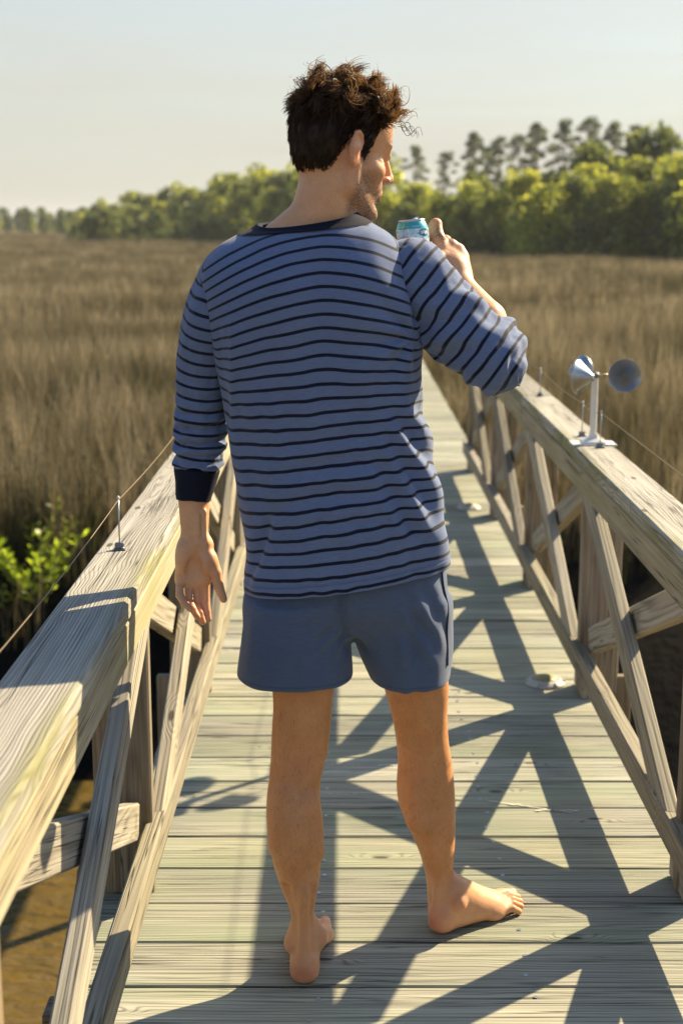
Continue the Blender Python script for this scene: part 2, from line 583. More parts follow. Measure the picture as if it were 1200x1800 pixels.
# ------------------------------------------------------------------ anemometer
ane = empty('cup_anemometer', (0.842, 4.78, 0.8405))
tag(ane, 'silver three cup anemometer on a grey pole, screwed to the right handrail', 'anemometer')
o = obj('base_plate', chamfer_box(0.150, 0.090, 0.005, 0.002, M_PVC, 'base_plate'), ane); o.location = (0, 0, 0.003)
o = obj('flange', lathe_mesh([(0.0, 0.0), (0.055, 0.0), (0.05, .006), (0.02, 0.018), (0.0135, 0.03), (0.0, 0.03)], 4, M_PVC, 'flange', False), ane)
o.location = (0, 0, 0.006); o.rotation_euler = (0, 0, math.pi / 4)
o = obj('pole', lathe_mesh([(0, 0), (0.0115, 0), (0.0115, 0.195), (0, 0.195)], 20, M_PVC, 'pole', False), ane); o.location = (0, 0, 0.03)
hub = obj('hub', lathe_mesh([(0, 0), (0.012, 0), (0.016, .004), (0.016, .012), (0.010, .018), (0, .02)], 18, M_CLIP, 'hub'), ane)
hub.location = (0, 0, 0.226)
cone = [(0.0545, 0.0), (0.0565, 0.002), (0.0565, -0.002), (0.054, -0.003), (0.012, -0.052), (0.010, -0.056), (0.0, -0.056),
        (0.0, -0.054), (0.011, -0.050), (0.013, -0.046), (0.0525, -0.002), (0.0545, 0.0)]
cup_me = lathe_mesh(cone[::-1], 40, M_CUP, 'cup', True)
M_BRASS = simple_mat('dull_brass', (0.45, 0.38, 0.22), 0.4, 0.8, 0.1, 60)
for a_deg in (-2, 118, 238):
    a = math.radians(a_deg)
    pos = Vector((math.cos(a), math.sin(a), 0)) * 0.096
    fac = Vector((math.sin(a), -math.cos(a), 0.0))
    o = obj('arm', tube_mesh([(0, 0, 0), tuple(pos * 0.52)], [0.004, 0.0035], 8, M_BRASS, 'arm'), ane); o.location = (0, 0, 0.236)
    c = obj('cup', cup_me, ane)
    c.location = pos + Vector((0, 0, 0.236)) + fac * 0.022
    c.rotation_euler = fac.to_track_quat('Z', 'Y').to_euler()

# ------------------------------------------------------------------ deck marker lights
ring_me = lathe_mesh([(0.0, 0.0), (0.070, 0.0), (0.070, 0.004), (0.062, 0.008), (0.056, 0.016), (0.047, 0.019), (0.044, 0.016), (0.0, 0.016)], 28, M_LAMP, 'housing')
lens_me = lathe_mesh([(0.0435, 0.0), (0.041, 0.006), (0.025, 0.010), (0.0, 0.011)][::-1], 24, M_LENS, 'lens')
rib_me = chamfer_box(0.017, 0.008, 0.008, 0.002, M_LAMP, 'rib')
for i, yy in enumerate((4.75, 7.85)):
    r = empty('deck_light', (0.70, yy, 0.0015))
    tag(r, ('round white deck light with amber lens nearest the camera, beside the right railing',
            'round white deck light farther off, beside the right railing')[i], 'deck light', 'round lights set on the deck')
    obj('housing', ring_me, r)
    q = obj('lens', lens_me, r); q.location = (0, 0, 0.0155)
    for a in range(6):
        b = obj('rib', rib_me, r)
        b.location = (0.062 * math.cos(a * math.pi / 3), 0.062 * math.sin(a * math.pi / 3), 0.010)
        b.rotation_euler = (0, 0.5, a * math.pi / 3)

# ------------------------------------------------------------------ guard wire on rods
rods = [(-0.516, 1.71, 'slim wire rod on the left rail nearest the camera'), (-0.516, 3.19, 'slim wire rod in a dark clip on the left handrail beside the hand'),
        (-0.51, 4.66, 'slim wire rod on the left rail hidden behind the sleeve'),
        (0.853, 4.70, 'slim wire rod clipped in front of the anemometer pole'), (0.835, 4.96, 'slim wire rod standing just behind the anemometer plate'),
        (0.845, 6.13, 'slim wire rod on the right rail beside the raised elbow'), (0.845, 7.61, 'slim wire rod far along the right rail')]
for x_, y_, lb in rods:
    r = empty('wire_rod', (x_, y_, 0.8405))
    tag(r, lb, 'rod', 'rods carrying the guard wire')
    o = obj('foot_plate', chamfer_box(0.030, 0.020, 0.003, 0.001, M_CLIP, 'foot_plate'), r); o.location = (0, 0, 0.0015)
    o = obj('clip', chamfer_box(0.022, 0.014, 0.014, 0.002, M_CLIP, 'clip'), r); o.location = (0, 0.001, 0.010)
    o = obj('screw', lathe_mesh([(0, 0), (.0035, 0), (.0035, .004), (0, .0045)], 10, M_STEEL, 'screw'), r); o.location = (0.008, -0.006, 0.003)
    o = obj('rod', tube_mesh([(0, 0, 0.003), (0, 0, 0.123)], [0.0019, 0.0019], 8, M_STEEL, 'rod'), r)
    o = obj('tip', lathe_mesh([(0, 0), (.0032, .001), (.0034, .006), (.002, .009), (0, .0095)], 10, M_PVC, 'tip'), r); o.location = (0, 0, 0.117)
M_WIRE = simple_mat('rusty_wire', (0.24, 0.17, 0.10), 0.5, 0.4, 0.2, 200)
def wire(pts, lb):
    P = []
    for a, b in zip(pts[:-1], pts[1:]):
        a, b = Vector(a), Vector(b)
        for k in range(8):
            f = k / 8
            P.append(a.lerp(b, f) - Vector((0, 0, 0.012 * 4 * f * (1 - f))))
    P.append(Vector(pts[-1]))
    o = obj('guard_wire', tube_mesh(P, [0.0011] * len(P), 6, M_WIRE, 'guard_wire'))
    tag(o, lb, 'wire')
wire([(-0.55, -1.2, .96), (-0.516, 1.71, .957), (-0.516, 3.19, .957), (-0.51, 4.66, .957), (-.5, 9.0, .95)], 'thin wire strung along the tops of the rods on the left railing')
wire([(0.88, -1.2, .95), (0.853, 4.70, .957), (0.835, 4.96, .957), (0.845, 6.13, .957), (0.845, 7.61, .957), (.84, 9.0, .95)], 'thin wire strung along the tops of the rods on the right railing')


# ------------------------------------------------------------------ marsh grass
def leaf_mat(name, cols, trans=0.4, rough=0.6, var_scale=0.08, tboost=1.0):
    """cols: list of (pos, rgb) over per-blade random 'tone' attribute"""
    t = NT(name)
    r = t.node('ShaderNodeValToRGB')
    el = r.color_ramp.elements
    while len(el) > 1: el.remove(el[-1])
    el[0].position = cols[0][0]; el[0].color = tuple(cols[0][1]) + (1,)
    for p, c in cols[1:]:
        e = el.new(p); e.color = tuple(c) + (1,)
    geo = t.node('ShaderNodeNewGeometry')
    nz = t.noise(t.mapping(geo.outputs['Position'], (var_scale, var_scale * 2.2, 0.02)), 1.0, 4, 0.6)
    f = t.math('ADD', t.attr('tone'), t.mapr(nz, 0.32, 0.68, -0.50, 0.40), clamp=True)
    t.l.new(f, r.inputs['Fac'])
    d = t.node('ShaderNodeBsdfDiffuse'); t.l.new(r.outputs['Color'], d.inputs['Color'])
    tr = t.node('ShaderNodeBsdfTranslucent')
    hsv = t.node('ShaderNodeHueSaturation'); hsv.inputs['Value'].default_value = tboost
    t.l.new(r.outputs['Color'], hsv.inputs['Color']); t.l.new(hsv.outputs['Color'], tr.inputs['Color'])
    gl = t.node('ShaderNodeBsdfGlossy'); gl.inputs['Roughness'].default_value = rough
    gl.inputs['Color'].default_value = (0.8, 0.8, 0.8, 1)
    m1 = t.node('ShaderNodeMixShader'); m1.inputs[0].default_value = trans
    t.l.new(d.outputs[0], m1.inputs[1]); t.l.new(tr.outputs[0], m1.inputs[2])
    m2 = t.node('ShaderNodeMixShader'); m2.inputs[0].default_value = 0.04
    t.l.new(m1.outputs[0], m2.inputs[1]); t.l.new(gl.outputs[0], m2.inputs[2])
    t.l.new(m2.outputs[0], t.out.inputs['Surface'])
    return t.m


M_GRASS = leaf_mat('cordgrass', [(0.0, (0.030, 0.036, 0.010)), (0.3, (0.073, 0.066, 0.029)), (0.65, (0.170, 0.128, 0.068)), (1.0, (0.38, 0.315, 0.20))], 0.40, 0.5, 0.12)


def clump(nb, R, hmin, hmax, wid, rng, off=0.0):
    V, F, T = [], [], []
    for _ in range(nb):
        a = rng.uniform(0, 2 * math.pi); r = R * math.sqrt(rng.uniform(0, 1))
        base = np.array([r * math.cos(a), r * math.sin(a), -0.02])
        h = rng.uniform(hmin, hmax)
        la = rng.uniform(0, 2 * math.pi); lean = (rng.uniform(0.03, 0.28) + 0.35 * (rng.random() < .12)) * h
        lean_v = np.array([math.cos(la), math.sin(la), 0]) * lean
        wa = rng.uniform(0, math.pi)
        wv = np.array([math.cos(wa), math.sin(wa), 0])
        w = wid * rng.uniform(0.6, 1.3)
        b0 = len(V)
        tone = min(.95, max(0.02, rng.uniform(0.05, 0.85) + off))
        S = 4
        for s in range(S + 1):
            f = s / S
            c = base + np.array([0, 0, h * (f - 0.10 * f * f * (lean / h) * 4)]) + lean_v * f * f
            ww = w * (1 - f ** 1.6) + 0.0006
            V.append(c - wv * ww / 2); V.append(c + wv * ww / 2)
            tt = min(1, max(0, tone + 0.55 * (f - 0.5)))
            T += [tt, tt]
        for s in range(S):
            q = b0 + 2 * s
            F.append([q, q + 1, q + 3, q + 2])
    return mesh_np('grass_clump', np.array(V), np.array(F), False, M_GRASS, {'tone': np.array(T)})


grng = np.random.default_rng(3)
gcol = bpy.data.collections.new('grass_sources')
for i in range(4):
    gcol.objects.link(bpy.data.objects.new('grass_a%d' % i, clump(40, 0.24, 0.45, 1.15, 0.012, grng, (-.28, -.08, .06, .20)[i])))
gcol2 = bpy.data.collections.new('grass_sources_far')
for i in range(4):
    gcol2.objects.link(bpy.data.objects.new('grass_b%d' % i, clump(62, 0.70, 0.45, 1.0, 0.034, grng, (-.25, -.06, .06, .20)[i])))


gcol3 = bpy.data.collections.new('grass_sources_tufts')
for i in range(4):
    gcol3.objects.link(bpy.data.objects.new('grass_c%d' % i, clump(18, 0.16, 0.85, 1.38, 0.015, grng, .38)))


def scatter_obj(name, pts, rot, scl, coll):
    me = bpy.data.meshes.new(name)
    me.from_pydata([tuple(p) for p in pts], [], [])
    a = me.attributes.new('rot', 'FLOAT', 'POINT'); a.data.foreach_set('value', np.asarray(rot, np.float32))
    a = me.attributes.new('scl', 'FLOAT', 'POINT'); a.data.foreach_set('value', np.asarray(scl, np.float32))
    o = obj(name, me)
    ng = bpy.data.node_groups.new(name + '_scatter', 'GeometryNodeTree')
    ng.interface.new_socket('Geometry', in_out='INPUT', socket_type='NodeSocketGeometry')
    ng.interface.new_socket('Geometry', in_out='OUTPUT', socket_type='NodeSocketGeometry')
    N, L = ng.nodes, ng.links
    gi, go = N.new('NodeGroupInput'), N.new('NodeGroupOutput')
    ip = N.new('GeometryNodeInstanceOnPoints')
    ci = N.new('GeometryNodeCollectionInfo')
    ci.inputs['Collection'].default_value = coll
    ci.inputs['Separate Children'].default_value = True
    ci.inputs['Reset Children'].default_value = True
    ip.inputs['Pick Instance'].default_value = True
    ar = N.new('GeometryNodeInputNamedAttribute'); ar.data_type = 'FLOAT'; ar.inputs['Name'].default_value = 'rot'
    asx = N.new('GeometryNodeInputNamedAttribute'); asx.data_type = 'FLOAT'; asx.inputs['Name'].default_value = 'scl'
    cx = N.new('ShaderNodeCombineXYZ')
    L.new(ar.outputs['Attribute'], cx.inputs['Z'])
    L.new(gi.outputs[0], ip.inputs['Points'])
    L.new(ci.outputs[0], ip.inputs['Instance'])
    L.new(cx.outputs[0], ip.inputs['Rotation'])
    L.new(asx.outputs['Attribute'], ip.inputs['Scale'])
    L.new(ip.outputs[0], go.inputs[0])
    md = o.modifiers.new('scatter', 'NODES'); md.node_group = ng
    return o


def scatter_pts(y0, y1, dens, spread):
    pts = []
    y = y0
    while y < y1:
        dy = max(0.5, y * 0.02)
        hw = 0.50 * y + spread
        n = int(dens(y) * dy * 2 * hw)
        for _ in range(n):
            px, py = random.uniform(-hw, hw), y + random.uniform(0, dy)
            if py < bank_y(px) - 0.35 + random.uniform(-0.5, 0.5): continue
            if -1.0 < px < 1.3 and random.random() < 0.9: continue
            nz = mnoise.noise(Vector((px * 0.10, py * 0.16, 4.0)))
            if random.random() < 0.12: continue
            pts.append((px, py, ground_z(px, py), 0.86 + 0.30 * nz))
        y += dy
    return pts


near = scatter_pts(10.0, 34.0, lambda y: 11.0 if y < 20 else 8.5, 4.0)
far = scatter_pts(32.0, 300.0, lambda y: 2.6 if y < 70 else (1.1 if y < 130 else 0.45), 6.0)
tufts = scatter_pts(10.0, 75.0, lambda y: 1.9 if y < 30 else 0.9, 4.0)
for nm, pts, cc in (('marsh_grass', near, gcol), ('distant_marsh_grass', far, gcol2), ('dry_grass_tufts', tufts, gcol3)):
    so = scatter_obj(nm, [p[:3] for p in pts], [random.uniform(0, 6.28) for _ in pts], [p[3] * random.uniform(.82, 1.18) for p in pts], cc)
    tag(so, {'marsh_grass': 'tall tan and olive cordgrass covering the near marsh', 'distant_marsh_grass': 'pale dry cordgrass stretching away to the tree line', 'dry_grass_tufts': 'bleached straw coloured stalks standing out of the cordgrass'}[nm], 'grass', kind='stuff')


# ------------------------------------------------------------------ trees
M_LEAF = [leaf_mat('leaf_olive', [(0.0, (0.030, 0.042, 0.010)), (0.5, (0.13, 0.145, 0.020)), (1.0, (0.26, 0.26, 0.036))], 0.6, 0.45, 0.25, 2.4),
          leaf_mat('leaf_yellowgreen', [(0.0, (0.045, 0.06, 0.012)), (0.5, (0.22, 0.235, 0.030)), (1.0, (0.38, 0.37, 0.055))], 0.62, 0.45, 0.25, 2.5),
          leaf_mat('leaf_dark', [(0.0, (0.018, 0.030, 0.010)), (0.5, (0.075, 0.095, 0.020)), (1.0, (0.16, 0.17, 0.035))], 0.55, 0.4, 0.25, 2.4)]
M_NEEDLE = leaf_mat('pine_needles', [(0.0, (0.035, 0.05, 0.022)), (0.6, (0.08, 0.10, 0.04)), (1.0, (0.15, 0.16, 0.07))], 0.5, 0.45, 0.25, 1.7)
M_BARK = simple_mat('grey_brown_bark', (0.16, 0.12, 0.085), 0.9, 0.0, 0.25, 6)


def cards(centres, radii, per, size, rng, flat=1.0):
    """leaf clumps: small bent quads spread through the shell of many lobes"""
    V, F, T = [], [], []
    for c, r in zip(centres, radii):
        d = rng.normal(size=(per, 3)); d /= np.linalg.norm(d, axis=1)[:, None]
        rad = r * rng.uniform(0.55, 1.08, size=(per, 1)) ** 0.7
        p = c + d * rad * np.array([1, 1, flat])
        nrm = d + rng.normal(size=(per, 3)) * 0.7
        nrm /= np.linalg.norm(nrm, axis=1)[:, None]
        a = np.cross(nrm, rng.normal(size=(per, 3))); a /= np.linalg.norm(a, axis=1)[:, None] + 1e-9
        b = np.cross(nrm, a)
        s = size * rng.uniform(0.6, 1.4, size=(per, 1))
        tone = np.clip(rng.uniform(0.2, 0.8) + rng.normal(size=per) * 0.17, 0, 1)
        for i in range(per):
            b0 = len(V)
            V += [p[i] - a[i] * s[i], p[i] - b[i] * s[i] * .55, p[i] + a[i] * s[i], p[i] + b[i] * s[i] * .55]
            F.append([b0, b0 + 1, b0 + 2, b0 + 3])
            T += [tone[i]] * 4
    return np.array(V), np.array(F), np.array(T)


def broadleaf(seed, mat, H=8.0, W=5.0):
    rng = np.random.default_rng(seed)
    cs, rs = [], []
    n = 40
    for i in range(n):
        f = (i + 0.5) / n
        z = H * (0.05 + 0.84 * f)
        prof = math.sin(math.pi * (0.22 + 0.74 * f)) ** 0.7
        a = i * 2.4 + rng.uniform(-.5, .5)
        rr = W * 0.5 * prof * rng.uniform(0.25, 0.85)
        cs.append(np.array([rr * math.cos(a), rr * math.sin(a), z + rng.uniform(-.3, .3)]))
        rs.append(rng.uniform(0.55, 1.15) * (W / 5.0) * (1.1 - .35 * f))
    V, F, T = cards(cs, rs, 80, 0.23, rng, 0.8)
    crown = mesh_np('crown', V, F, False, mat, {'tone': T})
    # trunk with limbs, one mesh
    P = []
    bm_v, bm_f = [], []
    def add(pts, rad, seg=7):
        me = tube_mesh(pts, rad, seg)
        b0 = len(bm_v)
        bm_v.extend([tuple(v.co) for v in me.vertices]); bm_f.extend([[b0 + i for i in p.vertices] for p in me.polygons])
        bpy.data.meshes.remove(me)
    add([(0, 0, -.3), (.08, .05, H * .2), (-.05, .1, H * .45), (.1, 0, H * .75)], [.20, .16, .11, .04])
    for i in range(7):
        c = cs[rng.integers(4, n)]
        z0 = min(c[2] * .6, H * .5)
        add([(0.02, .05, z0), tuple(c * np.array([.55, .55, .85])), tuple(c)], [.07, .045, .015], 6)
    trunk = mesh_np('trunk', bm_v, bm_f, True, M_BARK)
    return crown, trunk


def pine(seed, H=14.0):
    rng = np.random.default_rng(seed)
    cs, rs = [], []
    bm_v, bm_f = [], []
    def add(pts, rad, seg=7):
        me = tube_mesh(pts, rad, seg)
        b0 = len(bm_v)
        bm_v.extend([tuple(v.co) for v in me.vertices]); bm_f.extend([[b0 + i for i in p.vertices] for p in me.polygons])
        bpy.data.meshes.remove(me)
    bx, by = rng.uniform(-.4, .4), rng.uniform(-.4, .4)
    add([(0, 0, -.3), (bx * .4, by * .4, H * .4), (bx, by, H * .97)], [.22, .17, .05], 8)
    for i in range(15):
        f = i / 14
        z = H * (0.60 + 0.38 * f)
        a = i * 2.4 + rng.uniform(-.6, .6)
        L = H * 0.115 * math.sin(math.pi * (0.25 + 0.65 * f)) * rng.uniform(.6, 1.2)
        tip = np.array([bx + L * math.cos(a), by + L * math.sin(a), z + L * .25])
        add([(bx * f, by * f, z - .4), tuple((tip + np.array([bx, by, z])) / 2), tuple(tip)], [.06, .04, .015], 5)
        cs.append(tip); rs.append(rng.uniform(.42, .80))
        if rng.random() < .5:
            cs.append(tip * np.array([.5, .5, 1]) + np.array([bx * .5, by * .5, .25])); rs.append(rng.uniform(.45, .75))
    V, F, T = cards(cs, rs, 85, 0.15, rng, 0.55)
    return mesh_np('crown', V, F, False, M_NEEDLE, {'tone': T}), mesh_np('trunk', bm_v, bm_f, True, M_BARK)


PROTO = [broadleaf(11, M_LEAF[0], 8.0, 6.4), broadleaf(12, M_LEAF[1], 8.0, 7.2), broadleaf(13, M_LEAF[2], 8.0, 6.0), broadleaf(14, M_LEAF[1], 8.0, 6.4),
         broadleaf(15, M_LEAF[0], 8.0, 7.6), broadleaf(16, M_LEAF[2], 8.0, 6.8)]
PINES = [pine(31), pine(32), pine(33)]


def plant_tree(name, proto, x, y, s, label, cat, group, rz=None, sz=None):
    r = empty(name, (x, y, -1.3))
    r.rotation_euler = (0, 0, random.uniform(0, 6.28) if rz is None else rz)
    r.scale = (s, s, s * (sz or 1))
    tag(r, label, cat, group)
    obj('trunk', proto[1], r)
    obj('crown', proto[0], r)
    return r


def at_px(px, D):
    return (px - 605) / 2500 * D


def ip(v, xs, ys):
    return float(np.interp(v, xs, ys))


# wood edge: px column -> distance and height
PXS = [-700, -300, 0, 130, 200, 300, 400, 500, 620, 750, 900, 1050, 1200, 1500, 1800]
DIS = [520, 470, 430, 330, 270, 232, 203, 170, 140, 124, 112, 104, 98, 86, 78]
HGT = [8.0, 8.0, 7.2, 6.8, 7.8, 9.4, 10.1, 10.2, 9.0, 7.5, 7.8, 8.2, 9.2, 9.4, 9.4]
px = -420.0
cnt = 0
while px < 1560:
    D = ip(px, PXS, DIS); H = ip(px, PXS, HGT)
    for row in range(3):
        dd = D + row * (3.5 + D * 0.012) + random.uniform(-1.2, 1.2)
        x = at_px(px + random.uniform(-12, 12) + row * 9, dd)
        hh = H * (0.70, 0.90, 1.0)[row] * (random.uniform(0.76, 1.14) if px > 640 else random.uniform(0.88, 1.08))
        if row == 2 and random.random() < .25: hh *= 1.1
        pr = PROTO[(cnt * 5 + row * 2 + int(px) // 7) % 6] if px > 640 else (PROTO[[1, 3, 0, 4, 1, 5][(cnt + row) % 6]] if px > 150 else PROTO[[2, 5, 2, 0][(cnt + row) % 4]])
        if px < 130:
            lb, gp = 'bushy tree in the far low wood at the left horizon', 'trees of the far wood at the left horizon'
        elif px < 640:
            lb, gp = 'rounded yellow green tree in the wood behind the man', 'trees of the wood left of and behind the man'
        else:
            lb, gp = 'dense olive green tree in the wood on the right', 'trees of the wood on the right'
        plant_tree('broadleaf_tree', pr, x, dd, hh / 8.0, lb, 'tree', gp, sz=1.0)
        cnt += 1
    px += 2500 * (1.75 + D * (0.0075 if px < 150 else 0.005)) / D
# low island of bushy trees standing out in the marsh on the left
for (p_, d_, h_, pr) in [(140, 199, 2.8, 5), (165, 196, 4.4, 2), (195, 197, 5.2, 5), (228, 199, 4.2, 2), (255, 198, 3.6, 2), (285, 195, 4.8, 5), (318, 197, 3.2, 5), (355, 196, 3.4, 2), (378, 195, 4.1, 2)]:
    plant_tree('marsh_bush', PROTO[pr], at_px(p_, d_), d_, h_ / 8.0, 'dark green bushy tree in the clump standing out in the left marsh', 'tree', 'clump of bushes in the left marsh', sz=0.95)
# tall pines behind the right wood
for i, (p_, d_, top) in enumerate([(722, 178, 266), (776, 182, 274), (828, 165, 244), (872, 168, 252), (905, 172, 246), (934, 160, 229), (985, 163, 224), (1018, 166, 219), (1060, 160, 227), (1097, 163, 234), (1124, 175, 262), (850, 190, 268)]):
    Hh = (390 - top) / 2500 * d_ + CAM_Z + 1.3
    lbs = {0: 'leftmost tall pine, rising just right of the face', 7: 'tallest pine above the right wood', 9: 'rightmost of the tall pines above the right wood'}
    plant_tree('pine_tree', PINES[i % 3], at_px(p_, d_), d_, Hh / 14.0, lbs.get(i, 'tall thin pine with open crown above the right wood'), 'tree', 'tall pines above the right wood')

# ------------------------------------------------------------------ bright green shrub on the bank, dry stalks
M_SHRUB = leaf_mat('shrub_leaf', [(0.0, (0.14, 0.20, 0.012)), (0.5, (0.28, 0.36, 0.02)), (1.0, (0.42, 0.48, 0.04))], 0.65, 0.35, 1.5, 2.0)


def shrub(x, y, z, s, seed, label, leafy=True):
    rng = np.random.default_rng(seed)
    r = empty('marsh_shrub', (x, y, z)); tag(r, label, 'shrub', 'leafy shrubs on the creek bank')
    V, F, T = [], [], []
    sv, sf = [], []
    for k in range(20):
        a = rng.uniform(0, 6.28); L = rng.uniform(.45, .95) * s
        tip = np.array([math.cos(a) * L * .45, math.sin(a) * L * .45, L])
        me = tube_mesh([(0, 0, -.1), tuple(tip * np.array([.35, .35, .5])), tuple(tip)], [.010, .007, .003], 5)
        b0 = len(sv)
        sv += [tuple(v.co) for v in me.vertices]; sf += [[b0 + i for i in p.vertices] for p in me.polygons]
        bpy.data.meshes.remove(me)
        for q in range(26):
            f = rng.uniform(.45, 1.05)
            p = np.array([tip[0] * f ** 1.5, tip[1] * f ** 1.5, tip[2] * f])
            d = np.array([rng.normal(), rng.normal(), rng.uniform(.3, 1.6)]); d /= np.linalg.norm(d)
            n_ = np.cross(d, rng.normal(size=3)); n_ /= np.linalg.norm(n_)
            l, w = rng.uniform(.06, .11) * s, rng.uniform(.012, .02) * s
            b0 = len(V)
            V += [p, p + d * l * .5 + n_ * w, p + d * l, p + d * l * .5 - n_ * w]
            F.append([b0, b0 + 1, b0 + 2, b0 + 3]); T += [min(1, max(0, .35 + .5 * (f - .5) + rng.normal() * .15))] * 4
    obj('stems', mesh_np('stems', sv, sf, True, M_BARK), r)
    obj('leaves', mesh_np('leaves', np.array(V), np.array(F), False, M_SHRUB, {'tone': np.array(T)}), r)


shrub(-2.62, 11.75, -1.92, 1.2, 5, 'bright green leafy shrub at the creek edge left of the railing')
shrub(-3.05, 11.7, -2.1, 0.8, 6, 'smaller green shrub at the left edge of the picture')

# ------------------------------------------------------------------ thin marine haze
hz = bpy.data.materials.new('haze'); hz.use_nodes = True
hn_, hl_ = hz.node_tree.nodes, hz.node_tree.links
hn_.remove(hn_['Principled BSDF'])
pv = hn_.new('ShaderNodeVolumePrincipled')
pv.inputs['Color'].default_value = (0.86, 0.90, 0.94, 1)
pv.inputs['Density'].default_value = 0.00022
pv.inputs['Anisotropy'].default_value = 0.3
hl_.new(pv.outputs[0], hn_['Material Output'].inputs['Volume'])
hv = [(x, y, z) for z in (-5.5, 18.0) for x, y in ((-1750, -350), (1750, -350), (1750, 3500), (-1750, 3500))]
hzo = obj('haze', mesh_np('haze', hv, [[3, 2, 1, 0], [4, 5, 6, 7], [0, 1, 5, 4], [1, 2, 6, 5], [2, 3, 7, 6], [3, 0, 4, 7]], False, hz))
tag(hzo, kind='stuff')

# ================================================================== the man
SP, CP = math.sin(PITCH), math.cos(PITCH)


def W(px, py, D):
    """point at real distance D along the walkway, read off the picture plane"""
    zc = D * CP / (1 - (py - 390) * CP * SP / 2500)
    H = (py - 390) * CP * zc / 2500
    return np.array([(px - 605) / 2500 * zc, D, CAM_Z - H])


def scale_at(py, D):
    return D * CP / (1 - (py - 390) * CP * SP / 2500) / 2500


class Vol:
    def __init__(s, lo, hi, h):
        s.lo = np.array(lo, float); s.h = h
        s.n = np.ceil((np.array(hi) - s.lo) / h).astype(int) + 1
        s.a = np.full(s.n, 0.06, np.float32)

    def box(s, lo, hi):
        i0 = np.clip(np.floor((np.array(lo) - s.lo) / s.h).astype(int), 0, s.n - 1)
        i1 = np.clip(np.ceil((np.array(hi) - s.lo) / s.h).astype(int) + 1, 1, s.n)
        sl = tuple(slice(a, b) for a, b in zip(i0, i1))
        ax = [(np.arange(a, b) * s.h + o).astype(np.float32) for a, b, o in zip(i0, i1, s.lo)]
        return sl, ax[0][:, None, None], ax[1][None, :, None], ax[2][None, None, :]

    def add(s, fn, lo, hi, k):
        m = k + 3 * s.h + 0.004
        sl, X, Y, Z = s.box(np.array(lo) - m, np.array(hi) + m)
        d = fn(X, Y, Z); sub = s.a[sl]
        if k <= 0:
            s.a[sl] = np.minimum(sub, d); return
        h = np.clip(0.5 + 0.5 * (sub - d) / k, 0, 1)
        s.a[sl] = sub * (1 - h) + d * h - k * h * (1 - h)

    def cut(s, fn, lo, hi, k):
        m = k + 3 * s.h
        sl, X, Y, Z = s.box(np.array(lo) - m, np.array(hi) + m)
        d = -fn(X, Y, Z); sub = s.a[sl]
        h = np.clip(0.5 - 0.5 * (sub - d) / k, 0, 1)
        s.a[sl] = sub * (1 - h) + d * h + k * h * (1 - h)

    # --- primitives
    def cone(s, a, b, ra, rb, k=0.01, cut=False):
        a, b = np.array(a, float), np.array(b, float)
        ab = b - a; L2 = float(ab @ ab) + 1e-12
        def fn(X, Y, Z):
            px, py, pz = X - a[0], Y - a[1], Z - a[2]
            t = np.clip((px * ab[0] + py * ab[1] + pz * ab[2]) / L2, 0, 1)
            return np.sqrt((px - t * ab[0]) ** 2 + (py - t * ab[1]) ** 2 + (pz - t * ab[2]) ** 2) - (ra + (rb - ra) * t)
        r = max(ra, rb)
        (s.cut if cut else s.add)(fn, np.minimum(a, b) - r, np.maximum(a, b) + r, k)

    def chain(s, pts, rad, k=0.006):
        for i in range(len(pts) - 1):
            s.cone(pts[i], pts[i + 1], rad[i], rad[i + 1], k if i == 0 else min(k, 0.004))

    def ell(s, c, r, R=None, k=0.01, cut=False):
        c, r = np.array(c, float), np.array(r, float)
        R = np.eye(3) if R is None else np.array(R)      # rows = local axes in world
        def fn(X, Y, Z):
            px, py, pz = X - c[0], Y - c[1], Z - c[2]
            q = [(px * R[i, 0] + py * R[i, 1] + pz * R[i, 2]) for i in range(3)]
            k0 = np.sqrt(sum((q[i] / r[i]) ** 2 for i in range(3))) + 1e-6
            k1 = np.sqrt(sum((q[i] / r[i] ** 2) ** 2 for i in range(3))) + 1e-6
            return k0 * (k0 - 1) / k1
        m = np.sqrt(((R * r[:, None]) ** 2).sum(0))
        (s.cut if cut else s.add)(fn, c - m, c + m, k)

    def zloft(s, rows, k=0.01, n=2.0, cut=False, tilt=None):
        """rows: (z, cx, cy, rx, ry_back, ry_front)"""
        rows = sorted(rows)
        A = spline_rows(np.array(rows, float), 90)
        zz = A[:, 0]
        def fn(X, Y, Z):
            zq = Z if tilt is None else Z - tilt[0] * (X - tilt[1])
            z = np.clip(zq, zz[0], zz[-1])
            cx, cy, rx, rb, rf = (np.interp(z, zz, A[:, i]) for i in range(1, 6))
            px, py = np.abs(X - cx), Y - cy
            ry = np.where(py < 0, rb, rf)
            q = ((px / rx) ** n + (np.abs(py) / ry) ** n) ** (1 / n) + 1e-5
            r = np.sqrt(px * px + py * py)
            d = r * (1 - 1 / q)
            d = np.where(q < 0.05, -np.minimum(rx, ry), d)
            cap = np.maximum(zz[0] - zq, zq - zz[-1])
            kk = 0.008
            h = np.clip(0.5 - 0.5 * (d - cap) / kk, 0, 1)
            return d * (1 - h) + cap * h + kk * h * (1 - h)
        lo = [min(A[:, 1] - A[:, 3]), min(A[:, 2] - A[:, 4]), zz[0]]
        hi = [max(A[:, 1] + A[:, 3]), max(A[:, 2] + A[:, 5]), zz[-1]]
        if tilt is not None:
            e = abs(tilt[0]) * (hi[0] - lo[0]); lo[2] -= e; hi[2] += e
        (s.cut if cut else s.add)(fn, lo, hi, k)

    def mesh(s):
        return surface_nets(s.a, s.lo, s.h)


